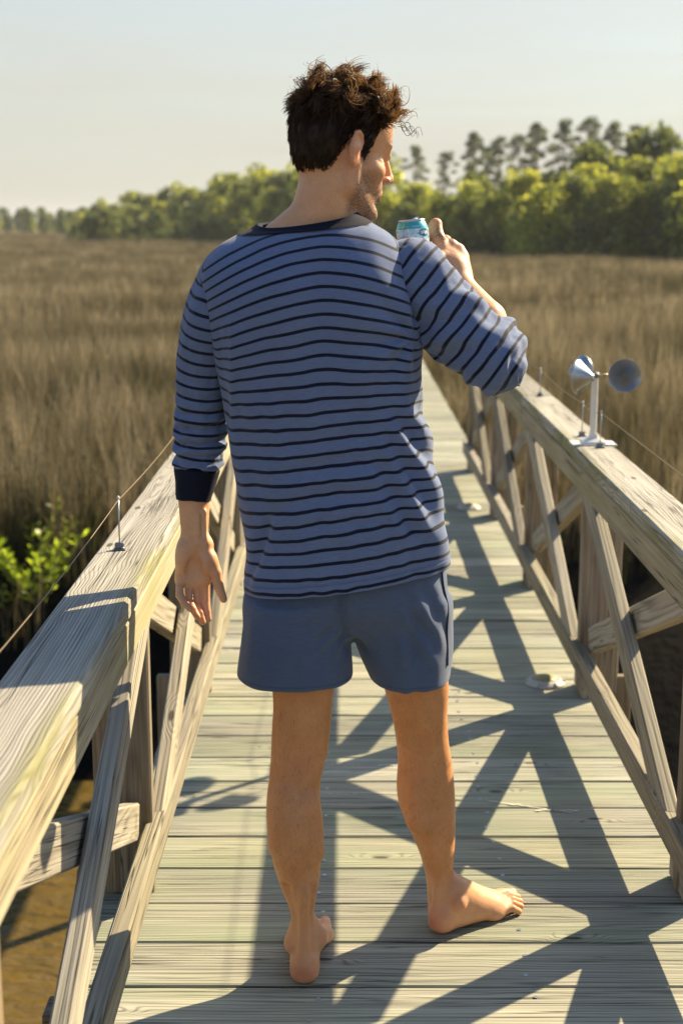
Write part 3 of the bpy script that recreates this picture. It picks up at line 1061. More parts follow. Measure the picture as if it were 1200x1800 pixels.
def spline_rows(P, n):
    """monotone-ish Catmull-Rom through rows, resampled (first column must increase)"""
    m = len(P)
    t = np.linspace(0, m - 1, n)
    i = np.clip(t.astype(int), 0, m - 2); f = (t - i)[:, None]
    p0 = P[np.maximum(i - 1, 0)]; p1 = P[i]; p2 = P[i + 1]; p3 = P[np.minimum(i + 2, m - 1)]
    return 0.5 * ((2 * p1) + (-p0 + p2) * f + (2 * p0 - 5 * p1 + 4 * p2 - p3) * f ** 2 + (-p0 + 3 * p1 - 3 * p2 + p3) * f ** 3)


def surface_nets(a, lo, h):
    s = a < 0
    al = s[:-1, :-1, :-1].copy(); an = al.copy()
    offs = [(i, j, k) for i in (0, 1) for j in (0, 1) for k in (0, 1)]
    n = a.shape
    for i, j, k in offs[1:]:
        q = s[i:n[0] - 1 + i, j:n[1] - 1 + j, k:n[2] - 1 + k]
        al &= q; an |= q
    an &= ~al
    cells = np.argwhere(an)
    idx = np.full(an.shape, -1, np.int32)
    idx[an] = np.arange(len(cells))
    cv = {o: a[cells[:, 0] + o[0], cells[:, 1] + o[1], cells[:, 2] + o[2]] for o in offs}
    acc = np.zeros((len(cells), 3)); cnt = np.zeros(len(cells))
    for o in offs:
        for ax in range(3):
            if o[ax] == 0:
                p = list(o); p[ax] = 1; p = tuple(p)
                v0, v1 = cv[o], cv[p]
                x = (v0 < 0) != (v1 < 0)
                t = np.where(x, v0 / np.where(v0 - v1 == 0, 1, v0 - v1), 0)
                pos = np.tile(np.array(o, float), (len(cells), 1)); pos[:, ax] = t
                acc[x] += pos[x]; cnt[x] += 1
    V = (cells + acc / cnt[:, None]) * h + lo
    Fs = []
    for ax in range(3):
        u, v = (ax + 1) % 3, (ax + 2) % 3
        sl0 = [slice(None)] * 3; sl1 = [slice(None)] * 3
        sl0[ax] = slice(0, -1); sl1[ax] = slice(1, None)
        s0, s1 = s[tuple(sl0)], s[tuple(sl1)]
        e = np.argwhere(s0 != s1)
        e = e[(e[:, u] > 0) & (e[:, v] > 0) & (e[:, u] < n[u] - 1) & (e[:, v] < n[v] - 1)]
        inside = s0[e[:, 0], e[:, 1], e[:, 2]]
        def g(du, dv):
            q = e.copy(); q[:, u] -= du; q[:, v] -= dv
            return idx[q[:, 0], q[:, 1], q[:, 2]]
        f = np.stack([g(1, 1), g(0, 1), g(0, 0), g(1, 0)], 1)
        f[~inside] = f[~inside][:, ::-1]
        Fs.append(f)
    F = np.concatenate(Fs)
    return V, F[(F >= 0).all(1)]


def vnormals(V, F):
    n = np.cross(V[F[:, 2]] - V[F[:, 0]], V[F[:, 3]] - V[F[:, 1]])
    N = np.zeros_like(V)
    for i in range(4): np.add.at(N, F[:, i], n)
    return N / (np.linalg.norm(N, axis=1)[:, None] + 1e-12)


def smooth_mesh(V, F, it=2, lam=0.5):
    E = np.concatenate([F[:, [0, 1]], F[:, [1, 2]], F[:, [2, 3]], F[:, [3, 0]]])
    for _ in range(it):
        S = np.zeros_like(V); C = np.zeros(len(V))
        np.add.at(S, E[:, 0], V[E[:, 1]]); np.add.at(S, E[:, 1], V[E[:, 0]])
        np.add.at(C, E[:, 0], 1); np.add.at(C, E[:, 1], 1)
        V = V + lam * (S / C[:, None] - V)
    return V


# cheap smooth value noise for cloth and skin, vectorised
_PERM = np.random.default_rng(5).permutation(4096)
_VALS = np.random.default_rng(6).uniform(-1, 1, 4096)
def vnoise(P):
    P = np.asarray(P, float)
    i = np.floor(P).astype(int); f = P - i; f = f * f * (3 - 2 * f)
    out = 0
    for dx in (0, 1):
        for dy in (0, 1):
            for dz in (0, 1):
                hsh = _PERM[(_PERM[(_PERM[(i[:, 0] + dx) & 4095] + i[:, 1] + dy) & 4095] + i[:, 2] + dz) & 4095]
                w = (f[:, 0] if dx else 1 - f[:, 0]) * (f[:, 1] if dy else 1 - f[:, 1]) * (f[:, 2] if dz else 1 - f[:, 2])
                out = out + _VALS[hsh] * w
    return out


def gauss(x, s): return np.exp(-(x / s) ** 2)
def sstep(x, a, b):
    t = np.clip((x - a) / (b - a), 0, 1); return t * t * (3 - 2 * t)


# ------------------------------------------------------------------ body volume
HB = 0.0027
B = Vol((-0.385, 2.60, -0.012), (0.44, 3.30, 1.90), HB)


def leg_rows(rows):
    out = []
    for py, xl, xr, D, rb, rf in rows:
        p = W((xl + xr) / 2, py, D); sc = scale_at(py, D)
        out.append((p[2], p[0], p[1], (xr - xl) / 2 * sc, rb, rf))
    return out


LEG_L = leg_rows([(1655, 514, 554, 2.790, .033, .036), (1625, 513, 551, 2.795, .031, .034), (1595, 509, 553, 2.80, .033, .035), (1550, 491, 561, 2.81, .044, .040),
                  (1500, 477, 565, 2.815, .057, .046), (1450, 469, 568, 2.82, .065, .050), (1405, 469, 563, 2.83, .060, .052), (1370, 473, 564, 2.84, .052, .056), (1335, 476, 572, 2.845, .053, .062),
                  (1275, 479, 581, 2.85, .062, .070), (1215, 482, 587, 2.855, .070, .078), (1120, 464, 602, 2.865, .080, .080), (1010, 458, 604, 2.872, .09, .085)])
LEG_R = leg_rows([(1608, 752, 793, 3.015, .033, .035), (1575, 751, 793, 3.015, .032, .035), (1540, 748, 795, 3.01, .034, .038), (1500, 738, 798, 3.0, .044, .044),
                  (1455, 719, 800, 2.99, .055, .048), (1415, 702, 800, 2.985, .058, .050), (1380, 697, 798, 2.98, .054, .052), (1340, 699, 794, 2.975, .050, .056), (1300, 696, 788, 2.965, .053, .062),
                  (1255, 688, 786, 2.955, .06, .068), (1205, 674, 787, 2.94, .068, .076), (1120, 648, 778, 2.915, .080, .070), (1010, 622, 770, 2.89, .09, .075)])
B.zloft(LEG_L, 0.01)
B.zloft(LEG_R, 0.01)
# pelvis and trunk (under the clothes)
B.zloft(leg_rows([(1080, 460, 770, 2.88, .095, .085), (1000, 455, 762, 2.875, .10, .085), (880, 445, 745, 2.875, .095, .095), (760, 435, 725, 2.87, .105, .105), (640, 410, 712, 2.87, .115, .11),
                  (540, 395, 700, 2.875, .108, .10), (480, 400, 670, 2.878, .088, .085), (440, 450, 640, 2.88, .068, .062), (410, 490, 625, 2.885, .056, .055)]), 0.02, 2.2)
# calf and hamstring detail
def mus(px, py, D, r, dirv, k=0.012):
    c = W(px, py, D); B.cone(c - np.array(dirv), c + np.array(dirv), r, r * .8, k)
mus(500, 1440, 2.80, .030, (.004, .004, .055)); mus(540, 1452, 2.80, .032, (-.004, .004, .055))
mus(733, 1405, 2.955, .030, (-.006, 0, .05)); mus(770, 1400, 2.965, .030, (0, 0, .05))
for tx, ty, tD in ((494, 1255, 2.815), (563, 1250, 2.815), (707, 1230, 2.918), (765, 1230, 2.922)):                # hamstring tendons, fading below the knee
    c = W(tx, ty, tD); B.cone(c - np.array([0, -.012, .095]), c + np.array([0, 0, .09]), .003, .013, .03)
B.ell(W(526, 1340, 2.775), (.022, .017, .040), k=0.022, cut=True)
B.ell(W(740, 1315, 2.90), (.020, .015, .036), k=0.022, cut=True)
B.cone(W(521, 1405, 2.748), W(523, 1495, 2.752), .006, .004, .016, True)            # groove between the calf heads
B.cone(W(752, 1370, 2.908), W(765, 1455, 2.922), .006, .004, .016, True)
B.cone(W(487, 1352, 2.792), W(562, 1346, 2.790), .0020, .0020, .006, True)          # crease behind the knee
B.cone(W(703, 1328, 2.915), W(782, 1318, 2.918), .0020, .0020, .006, True)
B.cone(W(505, 1560, 2.775), W(512, 1650, 2.762), .006, .007, .016, True)            # hollows either side of the Achilles tendon
B.cone(W(552, 1560, 2.775), W(556, 1650, 2.762), .006, .007, .016, True)


def foot(heel, yaw, mirror):
    """heel: ground point under the back of the heel; yaw clockwise from +Y; mirror -1 for the left foot"""
    fy = np.array([math.sin(yaw), math.cos(yaw), 0]); fx = np.array([math.cos(yaw), -math.sin(yaw), 0]) * mirror
    T = lambda x, y, z: np.array([heel[0], heel[1], 0]) + fx * x + fy * y + np.array([0, 0, z])
    R = np.array([fx, fy, [0, 0, 1]])
    B.ell(T(0, .036, .034), (.032, .037, .036), R, .012)
    B.ell(T(0, .030, .018), (.029, .028, .018), R, .008)
    # sole and instep
    for y, x, w, zc_, hz in ((.07, .003, .030, .030, .030), (.10, .006, .031, .030, .029), (.13, .006, .034, .027, .026), (.16, .004, .039, .024, .023), (.19, .001, .044, .0195, .0185)):
        B.ell(T(x, y, zc_), (w, .036, hz), R, .014)
    B.cone(T(-.004, .075, .088), T(-.008, .185, .030), .030, .017, .03)
    B.cone(T(.004, .07, .075), T(.016, .17, .026), .030, .016, .03)
    B.cone(T(0, .013, .050), T(0, .032, .20), .0105, .012, .016)                  # Achilles
    B.ell(T(-.034, .064, .085), (.012, .016, .018), R, .012)                       # malleoli
    B.ell(T(.034, .054, .072), (.012, .015, .018), R, .012)
    B.ell(T(-.034, .195, .021), (.015, .022, .018), R, .010)                       # ball
    B.ell(T(.036, .165, .015), (.014, .024, .014), R, .010)
    B.ell(T(-.030, .11, -.004), (.018, .045, .016), R, .012, True)                 # arch
    # tendons on the instep
    for x0, x1 in ((-.012, -.022), (-.006, -.007), (.0, .008), (.006, .022)):
        B.cone(T(x0, .105, .064 - abs(x0) * .3), T(x1, .195, .030 - abs(x1) * .25), .0052, .0045, .006)
    toes = [(-.030, .205, -.027, .240, -.024, .268, .0155, .0140, .0122), (-.0095, .212, -.008, .246, -.007, .270, .0092, .0088, .0084),
            (.0085, .207, .011, .238, .0125, .260, .0088, .0084, .0080), (.0245, .198, .0285, .226, .0305, .246, .0084, .0082, .0078), (.039, .184, .0450, .207, .0475, .224, .0084, .0086, .0080)]
    for x0, y0, x1, y1, x2, y2, r0, r1, r2 in toes:
        B.cone(T(x0, y0, .019), T(x1, y1, .0215 if r1 < .012 else .018), r0, r1, .004)
        B.cone(T(x1, y1, .0215 if r1 < .012 else .018), T(x2, y2, r2 + .001), r1 * .95, r2, .0012)
        B.ell(T(x2, y2 - .001, r2 + .0015), (r2 * 1.06, r2 * 1.15, r2), R, .0012)
    return T


TL = foot((-0.086, 2.733), math.radians(4), -1)
TR = foot((0.196, 2.962), math.radians(54), 1)

# left forearm and hand (palm to the camera)
def lz(zx, zy, D): return W(290 + zx / 5.625, 800 + zy / 5.625, D + 0.07)
elbL, wrL = W(354, 690, 2.918), lz(290, 790, 2.845)
B.cone(W(395, 500, 2.875), elbL, .040, .030, .02)
B.cone(elbL, lz(290, 300, 2.862), .030, .031, .02)
B.cone(lz(270, 300, 2.862), lz(275, 760, 2.848), .0315, .0245, .01)
B.cone(lz(310, 300, 2.862), lz(312, 760, 2.848), .0315, .0235, .01)
B.cone(lz(395, 560, 2.832), lz(400, 850, 2.826), .004, .004, .008)              # tendons
B.cone(lz(330, 600, 2.826), lz(330, 860, 2.822), .003, .003, .009)
# palm
B.cone(lz(225, 900, 2.845), lz(165, 1230, 2.838), .0225, .0150, .014)
B.cone(lz(285, 880, 2.846), lz(270, 1260, 2.842), .0215, .0140, .014)
B.cone(lz(345, 880, 2.846), lz(350, 1260, 2.842), .0215, .0140, .014)
B.cone(lz(385, 900, 2.842), lz(415, 1210, 2.840), .0200, .0140, .014)
B.ell(lz(178, 1010, 2.828), (.015, .013, .030), None, .014)                         # hypothenar
B.ell(lz(430, 1060, 2.826), (.0175, .016, .026), None, .010)                        # thenar
B.ell(lz(290, 1120, 2.824), (.016, .007, .020), None, .012, True)                   # hollow of the palm
B.cone(lz(318, 960, 2.8215), lz(345, 1175, 2.8225), .0018, .0018, .004, True)       # life line
B.cone(lz(345, 1175, 2.8225), lz(420, 1225, 2.824), .0018, .0018, .004, True)
B.cone(lz(120, 1180, 2.822), lz(270, 1190, 2.827), .0016, .0016, .004, True)        # heart line
# fingers: (base, pip, dip, tip)
FING = [([(150, 1225, 2.836), (146, 1385, 2.812), (192, 1462, 2.794), (250, 1520, 2.784)], (.0090, .0086, .0080, .0070)),
        ([(236, 1262, 2.842), (234, 1420, 2.822), (277, 1525, 2.804), (322, 1600, 2.796)], (.0090, .0086, .0080, .0072)),
        ([(318, 1275, 2.845), (322, 1450, 2.832), (347, 1565, 2.818), (374, 1652, 2.812)], (.0090, .0087, .0082, .0074)),
        ([(400, 1250, 2.842), (404, 1430, 2.836), (416, 1545, 2.828), (430, 1622, 2.824)], (.0092, .0086, .0081, .0073))]
for pts, rad in FING:
    P_ = [lz(*p) for p in pts]
    for i in range(3):
        B.cone(P_[i], P_[i + 1], rad[i], rad[i + 1], .0022 if i == 0 else .0012)
        if i: B.ell(P_[i], (rad[i] * 1.05,) * 3, None, .001)
    for i in (0, 1, 2):                                                             # flexion creases
        q = (P_[i] if i else P_[0] * .72 + P_[1] * .28) + np.array([0, -rad[i] * 1.02, 0])
        B.cone(q - np.array([.007, 0, 0]), q + np.array([.007, 0, 0]), .0016, .0016, .002, True)
for xa, xb in ((191, 1330), (277, 1350), (360, 1340)):                              # clefts between the fingers
    B.cone(lz(xa, xb, 2.822), lz(xa + 6, xb + 110, 2.822), .0016, .0024, .002, True)
TH = [lz(440, 1020, 2.836), lz(505, 1165, 2.824), lz(532, 1300, 2.818), lz(580, 1425, 2.816)]
for i, (r0, r1) in enumerate(((.017, .0125), (.0122, .0108), (.0108, .0082))):
    B.cone(TH[i], TH[i + 1], r0, r1, .006 if i == 0 else .002)

# right arm raised, hand round the can
def rz_(zx, zy, D): return W(670 + zx / 4.615, 350 + zy / 4.615, D)
ELB = W(868, 630, 2.835)
WR = rz_(650, 690, 2.965)
B.cone(W(705, 495, 2.88), ELB, .045, .036, .02)
B.cone(ELB, rz_(850, 985, 2.89), .036, .038, .02)
B.cone(rz_(850, 985, 2.89), rz_(645, 705, 2.958), .040, .0265, .01)
B.cone(rz_(640, 720, 2.955), rz_(600, 560, 2.975), .0265, .024, .012)
MCP = {'i': rz_(462, 318, 2.985), 'm': rz_(560, 375, 2.995), 'r': rz_(622, 415, 2.998), 'p': rz_(655, 475, 2.995)}
for kf, rr in (('i', .0125), ('m', .0130), ('r', .0125), ('p', .0115)):
    st = {'i': (590, 590), 'm': (610, 600), 'r': (630, 610), 'p': (645, 630)}[kf]
    B.cone(rz_(st[0], st[1], 2.978), MCP[kf], .021, rr, .014)
    B.ell(MCP[kf] + np.array([.001, -.004, .001]), (.0105, .0105, .0105), None, .008)
    B.cone(rz_(st[0] + 5, st[1] - 10, 2.954), MCP[kf] + np.array([0, -.0085, 0]), .0035, .003, .007)   # extensor tendons
B.cone(rz_(470, 430, 2.985), rz_(585, 580, 2.975), .016, .021, .014)
# can axis for the grip
CAN_TOP = rz_(243, 166, 2.955)
CAN_AX = np.array([-0.09, 0.02, 1.0]); CAN_AX /= np.linalg.norm(CAN_AX)
CAN_C = CAN_TOP - CAN_AX * 0.061
grip = {'i': (rz_(440, 205, 3.002), .020), 'm': (rz_(520, 335, 3.022), -.002), 'r': (rz_(565, 390, 3.028), -.024), 'p': (rz_(600, 470, 3.022), -.044)}
for kf in 'imrp':
    pip, hz = grip[kf]
    r0 = {'i': .0122, 'm': .0108, 'r': .0102, 'p': .0092}[kf]
    c = CAN_C + CAN_AX * hz
    d1 = c + np.array([.022, .040, 0]); d2 = c + np.array([-.012, .042, -.002])
    B.cone(MCP[kf], pip, r0 * 1.05, r0, .005)
    B.ell(pip, (r0 * 1.03,) * 3, None, .003)
    B.cone(pip, d1, r0, r0 * .9, .003); B.cone(d1, d2, r0 * .9, r0 * .78, .003)
# thumb on the near side of the can, low, hidden by the shoulder
tb = CAN_C + CAN_AX * -.02
B.cone(rz_(470, 470, 2.965), tb + np.array([.040, -.012, 0]), .0155, .012, .008)
B.cone(tb + np.array([.040, -.012, 0]), tb + np.array([.020, -.042, .008]), .012, .0095, .004)

# ------------------------------------------------------------------ neck and head
YAW, NOD = math.radians(62), math.radians(13)
hf0 = np.array([math.sin(YAW), math.cos(YAW), 0.0])
h_r = np.array([math.cos(YAW), -math.sin(YAW), 0.0])
h_f = hf0 * math.cos(NOD) + np.array([0, 0, -1]) * math.sin(NOD)
h_u = np.cross(h_r, h_f)
HEAD0 = W(597, 270, 2.895)
HR = np.array([h_r, h_f, h_u])
def hd(x, y, z): return HEAD0 + h_r * x + h_f * y + h_u * z
B.zloft(leg_rows([(430, 470, 640, 2.885, .058, .055), (408, 482, 632, 2.885, .056, .055), (385, 497, 630, 2.885, .058, .058), (360, 512, 629, 2.887, .060, .060), (330, 522, 630, 2.89, .062, .062), (290, 528, 640, 2.895, .062, .062)]), .02)
B.cone(W(508, 408, 2.880), W(440, 450, 2.876), .034, .028, .03)                   # trapezius
B.cone(W(610, 400, 2.885), W(650, 440, 2.88), .028, .028, .025)
hx = lambda c, r, k=.012, cut=False: B.ell(hd(*c), r, HR, k, cut)
hc = lambda a, b, ra, rb, k=.008, cut=False: B.cone(hd(*a), hd(*b), ra, rb, k, cut)
hx((0, -.006, .052), (.0745, .099, .084), .02)
hx((0, -.045, .015), (.060, .058, .070), .02)
hx((0, .045, .055), (.062, .050, .052), .02)
hx((0, .042, -.022), (.058, .050, .080), .02)
hx((0, .070, -.052), (.038, .034, .034), .015)
hx((0, .086, -.100), (.021, .016, .016), .014)
for s in (-1, 1):
    hc((s * .055, .010, -.062), (s * .016, .082, -.101), .015, .014, .02)
    hc((s * .060, .000, -.010), (s * .055, .010, -.062), .016, .015, .02)
    hx((s * .044, .056, -.020), (.017, .024, .016), .022)
    hc((s * .012, .093, .036), (s * .044, .080, .032), .0085, .008, .012)
    hx((s * .032, .098, .014), (.017, .014, .010), .010, True)
    hx((s * .031, .083, .015), (.0125, .0125, .0115), .003)
    hc((s * .020, .0915, .0225), (s * .043, .085, .0215), .0032, .0030, .004)       # upper lid
    hx((s * .0115, .107, -.028), (.0085, .010, .008), .006)
    hx((s * .007, .111, -.035), (.004, .006, .003), .003, True)
hc((0, .093, .026), (0, .117, -.018), .0075, .0095, .010)
hx((0, .119, -.023), (.0105, .0095, .0095), .006)
hc((0, .105, -.036), (0, .102, -.052), .0055, .008, .008)
hc((-.019, .094, -.060), (.019, .094, -.060), .0055, .0055, .008)
hc((-.016, .0955, -.0715), (.016, .0955, -.0715), .0062, .0062, .008)
hc((-.026, .101, -.0655), (.026, .101, -.0655), .0016, .0016, .004, True)
hc((-.016, .103, -.085), (.016, .103, -.085), .006, .006, .012, True)
hc((.016, .108, -.032), (.030, .094, -.058), .002, .002, .008, True)               # nasolabial fold
# ears
for s in (-1, 1):
    eR = np.array([h_r * s * .86 + h_f * .50, h_f * .86 - h_r * s * .50, h_u])
    eR[1] = eR[1] / np.linalg.norm(eR[1]); eR[0] = eR[0] / np.linalg.norm(eR[0])
    ec = lambda y, z, o=0: hd(s * .084, -.012, .003) + eR[1] * y + h_u * z + eR[0] * o
    B.ell(ec(0, 0), (.0060, .0165, .0300), eR, .005)
    rim = [(.012, .004), (.0135, .016), (.008, .0275), (-.003, .0325), (-.0135, .028), (-.0185, .014), (-.0175, -.002), (-.013, -.016), (-.006, -.027)]
    rim = [(y, z) for y, z in rim]
    for i in range(len(rim) - 1):
        B.cone(ec(*rim[i], .004), ec(*rim[i + 1], .004), .0036, .0036, .003)
    B.ell(ec(.003, -.026), (.0050, .0085, .0095), eR, .005)
    B.ell(ec(.003, -.004, .009), (.0065, .0085, .0120), eR, .003, True)
    B.ell(ec(-.002, .016, .008), (.004, .0075, .0085), eR, .003, True)
    B.cone(hd(s * .070, -.012, .012), ec(-.004, -.002), .010, .010, .012)
    B.cone(hd(s * .070, -.004, -.015), ec(0, -.018), .008, .006, .010)

# flat soles, resting on the planks
sl, X, Y, Z = B.box((-.4, 2.6, -.02), (.45, 3.4, .02))
B.a[sl] = np.maximum(B.a[sl], (0.0015 - Z) + 0 * X + 0 * Y)
BV, BF = B.mesh()
BV = smooth_mesh(BV, BF, 1, .4)
del B
# ---- pigment attributes: red flush, stubble, lips, eyes
q = BV - HEAD0
hl = np.stack([q @ h_r, q @ h_f, q @ h_u], 1)
isH = BV[:, 2] > 1.40
red = np.zeros(len(BV)); dark = np.zeros(len(BV)); brow = np.zeros(len(BV))
for pnt, r, v in [(TL(0, .01, .03), .035, .8), (TR(0, .01, .035), .035, .75), (TR(0, .25, .01), .05, .5), (TL(0, .25, .01), .06, .5), (lz(300, 1560, 2.82), .035, .45), (lz(430, 1080, 2.82), .03, .3),
                  (hd(.085, -.012, .0), .036, .6), (hd(0, .12, -.025), .016, .55), (W(526, 1340, 2.80), .04, .2), (rz_(600, 420, 2.99), .03, .35), (TL(-.03, .06, .085), .018, .4), (TL(.03, .06, .075), .018, .4), (TR(.035, .055, .072), .02, .5)]:
    red = np.maximum(red, v * np.exp(-((BV - pnt) ** 2).sum(1) / r ** 2))
dk = np.stack([vnoise(BV * 420.0), vnoise(BV * 260.0 + 9)], 1).sum(1)
beard = isH * sstep(hl[:, 1], .000, .022) * sstep(-hl[:, 2], .012, .040) * sstep(hl[:, 2], -.125, -.108) * sstep(np.abs(hl[:, 0]) + (hl[:, 1] < .06) * .03, .005, .02)
beard *= 1 - gauss(np.linalg.norm(hl - np.array([.045, .07, -.03]), axis=1), .026) * .7
burn = isH * gauss(hl[:, 1] - .020, .013) * sstep(hl[:, 2], -.035, -.01) * (np.abs(hl[:, 0]) > .045)
beard = np.maximum(beard, burn * .9)
stub = beard * 1.0
lips = isH * gauss(hl[:, 2] + .066, .008) * gauss(hl[:, 0], .022) * (hl[:, 1] > .088)
eyeb = isH * gauss(hl[:, 2] - .041, .0045) * sstep(np.abs(hl[:, 0]), .010, .018) * (1 - sstep(np.abs(hl[:, 0]), .044, .052)) * (hl[:, 1] > .06)
eye = np.zeros(len(BV))
for s in (-1, 1):
    eye = np.maximum(eye, isH * (np.linalg.norm((hl - np.array([s * .031, .094, .014])) / np.array([.010, .010, .0045]), axis=1) < 1))
tn = np.where((BV[:, 2] < 0.9) & (BV[:, 0] > -.215), .25 + .5 * sstep(BV[:, 2], .06, .16), 0.25)
tint = np.stack([np.clip(red + lips * .7, 0, 1), np.clip(np.maximum(np.maximum(stub, eyeb * 3.5), eye * 4.0), 0, 4), tn], 1)

t = NT('skin')
geo = t.node('ShaderNodeNewGeometry')
ax = t.node('ShaderNodeAttribute'); ax.attribute_name = 'tint'
sp = t.node('ShaderNodeSeparateXYZ'); t.l.new(ax.outputs['Vector'], sp.inputs[0])
m1 = t.noise(geo.outputs['Position'], 22.0, 5, 0.65)
m2 = t.noise(geo.outputs['Position'], 260.0, 3, 0.6)
base = t.mix(t.mapr(m1, 0.3, 0.7), (0.70, 0.37, 0.195), (0.80, 0.47, 0.28))
leg = t.mix(t.mapr(m1, 0.3, 0.7), (0.54, 0.215, 0.066), (0.62, 0.270, 0.098))
base = t.mix(sp.outputs[2], base, leg)
base = t.mix(t.mapr(m2, 0.35, 0.7, 0.0, 0.18), base, (0.30, 0.13, 0.07))
base = t.mix(t.math('MULTIPLY', sp.outputs[0], 0.75), base, (0.55, 0.16, 0.10))
stb = t.mapr(t.noise(geo.outputs['Position'], 520.0, 2, 0.6), 0.42, 0.62, 0.22, 1.0)
base = t.mix(t.math('MULTIPLY', sp.outputs[1], stb), base, (0.035, 0.024, 0.018))
t.l.new(base, t.b.inputs['Base Color'])
t.b.inputs['Roughness'].default_value = 0.48
t.b.inputs['Specular IOR Level'].default_value = 0.38
t.b.inputs['Subsurface Weight'].default_value = 0.16
t.b.inputs['Subsurface Radius'].default_value = (1.0, 0.35, 0.18)
t.b.inputs['Subsurface Scale'].default_value = 0.006
t.bump(t.math('ADD', t.math('MULTIPLY', m2, 0.6), t.noise(geo.outputs['Position'], 90.0, 3)), 0.28, 0.002)
M_SKIN = t.m
person = obj('person', mesh_np('person', BV, BF, True, M_SKIN, {'tint': tint}))
tag(person, 'barefoot man in striped navy and blue shirt and blue shorts raising a drink can', 'person')

# ------------------------------------------------------------------ cloth materials
def cloth_mat(name, base, stripe=None, width=0.25, rough=0.85, sheen=0.18):
    t = NT(name)
    geo = t.node('ShaderNodeNewGeometry')
    h1 = t.noise(geo.outputs['Position'], 900.0, 2, 0.6)
    h2 = t.noise(t.mapping(geo.outputs['Position'], (60, 60, 700)), 1.0, 3, 0.6)
    h3 = t.noise(geo.outputs['Position'], 14.0, 4, 0.6)
    lo = tuple(c * 0.84 for c in base); hi = tuple(min(1, c * 1.16) for c in base)
    f = t.math('ADD', t.math('MULTIPLY', h2, 0.6), t.math('MULTIPLY', h1, 0.4))
    col = t.mix(t.mapr(f, 0.35, 0.65), lo, hi)
    col = t.mix(t.mapr(h3, 0.3, 0.7, 0.0, 0.12), col, tuple(c * 0.8 for c in base))
    if stripe is not None:
        s = t.math('FRACT', t.attr('stripe'))
        d = t.math('ABSOLUTE', t.math('SUBTRACT', s, 0.5))
        edge = t.math('ADD', d, t.math('MULTIPLY', t.math('SUBTRACT', h1, 0.5), 0.02))
        k = t.mapr(edge, width / 2 - 0.022, width / 2 + 0.022, 1.0, 0.0)
        st = t.mix(t.mapr(f, 0.35, 0.65), tuple(c * .8 for c in stripe), tuple(c * 1.25 for c in stripe))
        col = t.mix(k, col, st)
    sm = t.attr('seam')
    col = t.mix(t.math('MULTIPLY', sm, 0.55), col, tuple(c * 0.35 for c in base))
    t.l.new(col, t.b.inputs['Base Color'])
    t.b.inputs['Roughness'].default_value = rough
    t.b.inputs['Specular IOR Level'].default_value = 0.15
    t.b.inputs['Sheen Weight'].default_value = sheen
    t.b.inputs['Sheen Roughness'].default_value = 0.5
    t.bump(t.math('ADD', t.math('MULTIPLY', h1, 0.5), t.math('MULTIPLY', h2, 0.5)), 0.35, 0.0012)
    return t.m


M_SHIRT = cloth_mat('striped_jersey', (0.126, 0.166, 0.292), (0.0065, 0.009, 0.022))
M_NAVY = cloth_mat('navy_rib', (0.0075, 0.0095, 0.023), sheen=0.03)
M_SHORTS = cloth_mat('blue_modal', (0.084, 0.113, 0.188))
M_PIPING = cloth_mat('navy_piping', (0.03, 0.037, 0.075))
STRIPE = 0.0272


def grid_faces(nr, ns):
    i = np.arange(nr - 1)[:, None] * ns; j = np.arange(ns)[None, :]
    a = i + j; b = i + (j + 1) % ns
    return np.stack([a, b, b + ns, a + ns], -1).reshape(-1, 4)


# ------------------------------------------------------------------ shirt body
ROWS = [  # L(px,py) R(px,py) D  back depth, front depth, dip at the back
    (431, 1036, 789, 988, 2.880, .138, .125, .000), (430, 1005, 787, 960, 2.880, .138, .125, 0), (433, 965, 783, 925, 2.878, .134, .122, 0), (428, 920, 778, 882, 2.875, .128, .120, 0), (416, 860, 769, 835, 2.873, .122, .118, 0),
    (405, 800, 757, 780, 2.872, .121, .118, 0), (397, 740, 746, 722, 2.872, .124, .120, 0), (387, 680, 742, 662, 2.873, .129, .122, 0), (374, 620, 741, 602, 2.874, .133, .122, 0),
    (362, 566, 737, 550, 2.875, .134, .120, 0), (352, 515, 727, 500, 2.876, .131, .112, 0), (350, 480, 716, 462, 2.877, .122, .100, 0), (364, 450, 703, 433, 2.879, .108, .088, 0),
    (394, 426, 684, 411, 2.881, .095, .078, -.002), (425, 409, 648, 389, 2.884, .084, .072, -.008), (447, 399, 632, 377, 2.886, .078, .072, -.014), (456, 392, 626, 368, 2.887, .073, .070, -.016)]
RA = []
for xl, yl, xr, yr, D, rb, rf, dip in ROWS:
    l, r = W(xl, yl, D), W(xr, yr, D)
    RA.append(np.concatenate([(l + r) / 2, (r - l) / 2, [rb, rf, dip]]))
RA = np.array(RA)


def torso_rings(s0, s1, nr, ns, grow=0.0, n=2.35):
    m = len(RA)
    full = spline_rows(RA, (m - 1) * 60 + 1)
    tq = np.linspace(s0, s1, nr) * 60
    A = np.stack([np.interp(tq, np.arange(len(full)), full[:, i]) for i in range(full.shape[1])], 1)
    th = np.linspace(0, 2 * math.pi, ns, endpoint=False)
    ca, sa = np.cos(th), np.sin(th)
    ex = np.sign(ca) * np.abs(ca) ** (2 / n); ey = np.sign(sa) * np.abs(sa) ** (2 / n)
    ux = A[:, 3:6]; ul = np.linalg.norm(ux, axis=1)[:, None]
    uxg = ux * (1 + grow / ul)
    P = A[:, None, :3] + uxg[:, None, :] * ex[None, :, None]
    dep = np.where(ey < 0, A[:, 6:7] + grow, A[:, 7:8] + grow) * ey[None, :]
    P[:, :, 1] += dep
    P[:, :, 2] += A[:, 8:9] * np.clip(-ey, 0, 1)[None, :]
    return P, th


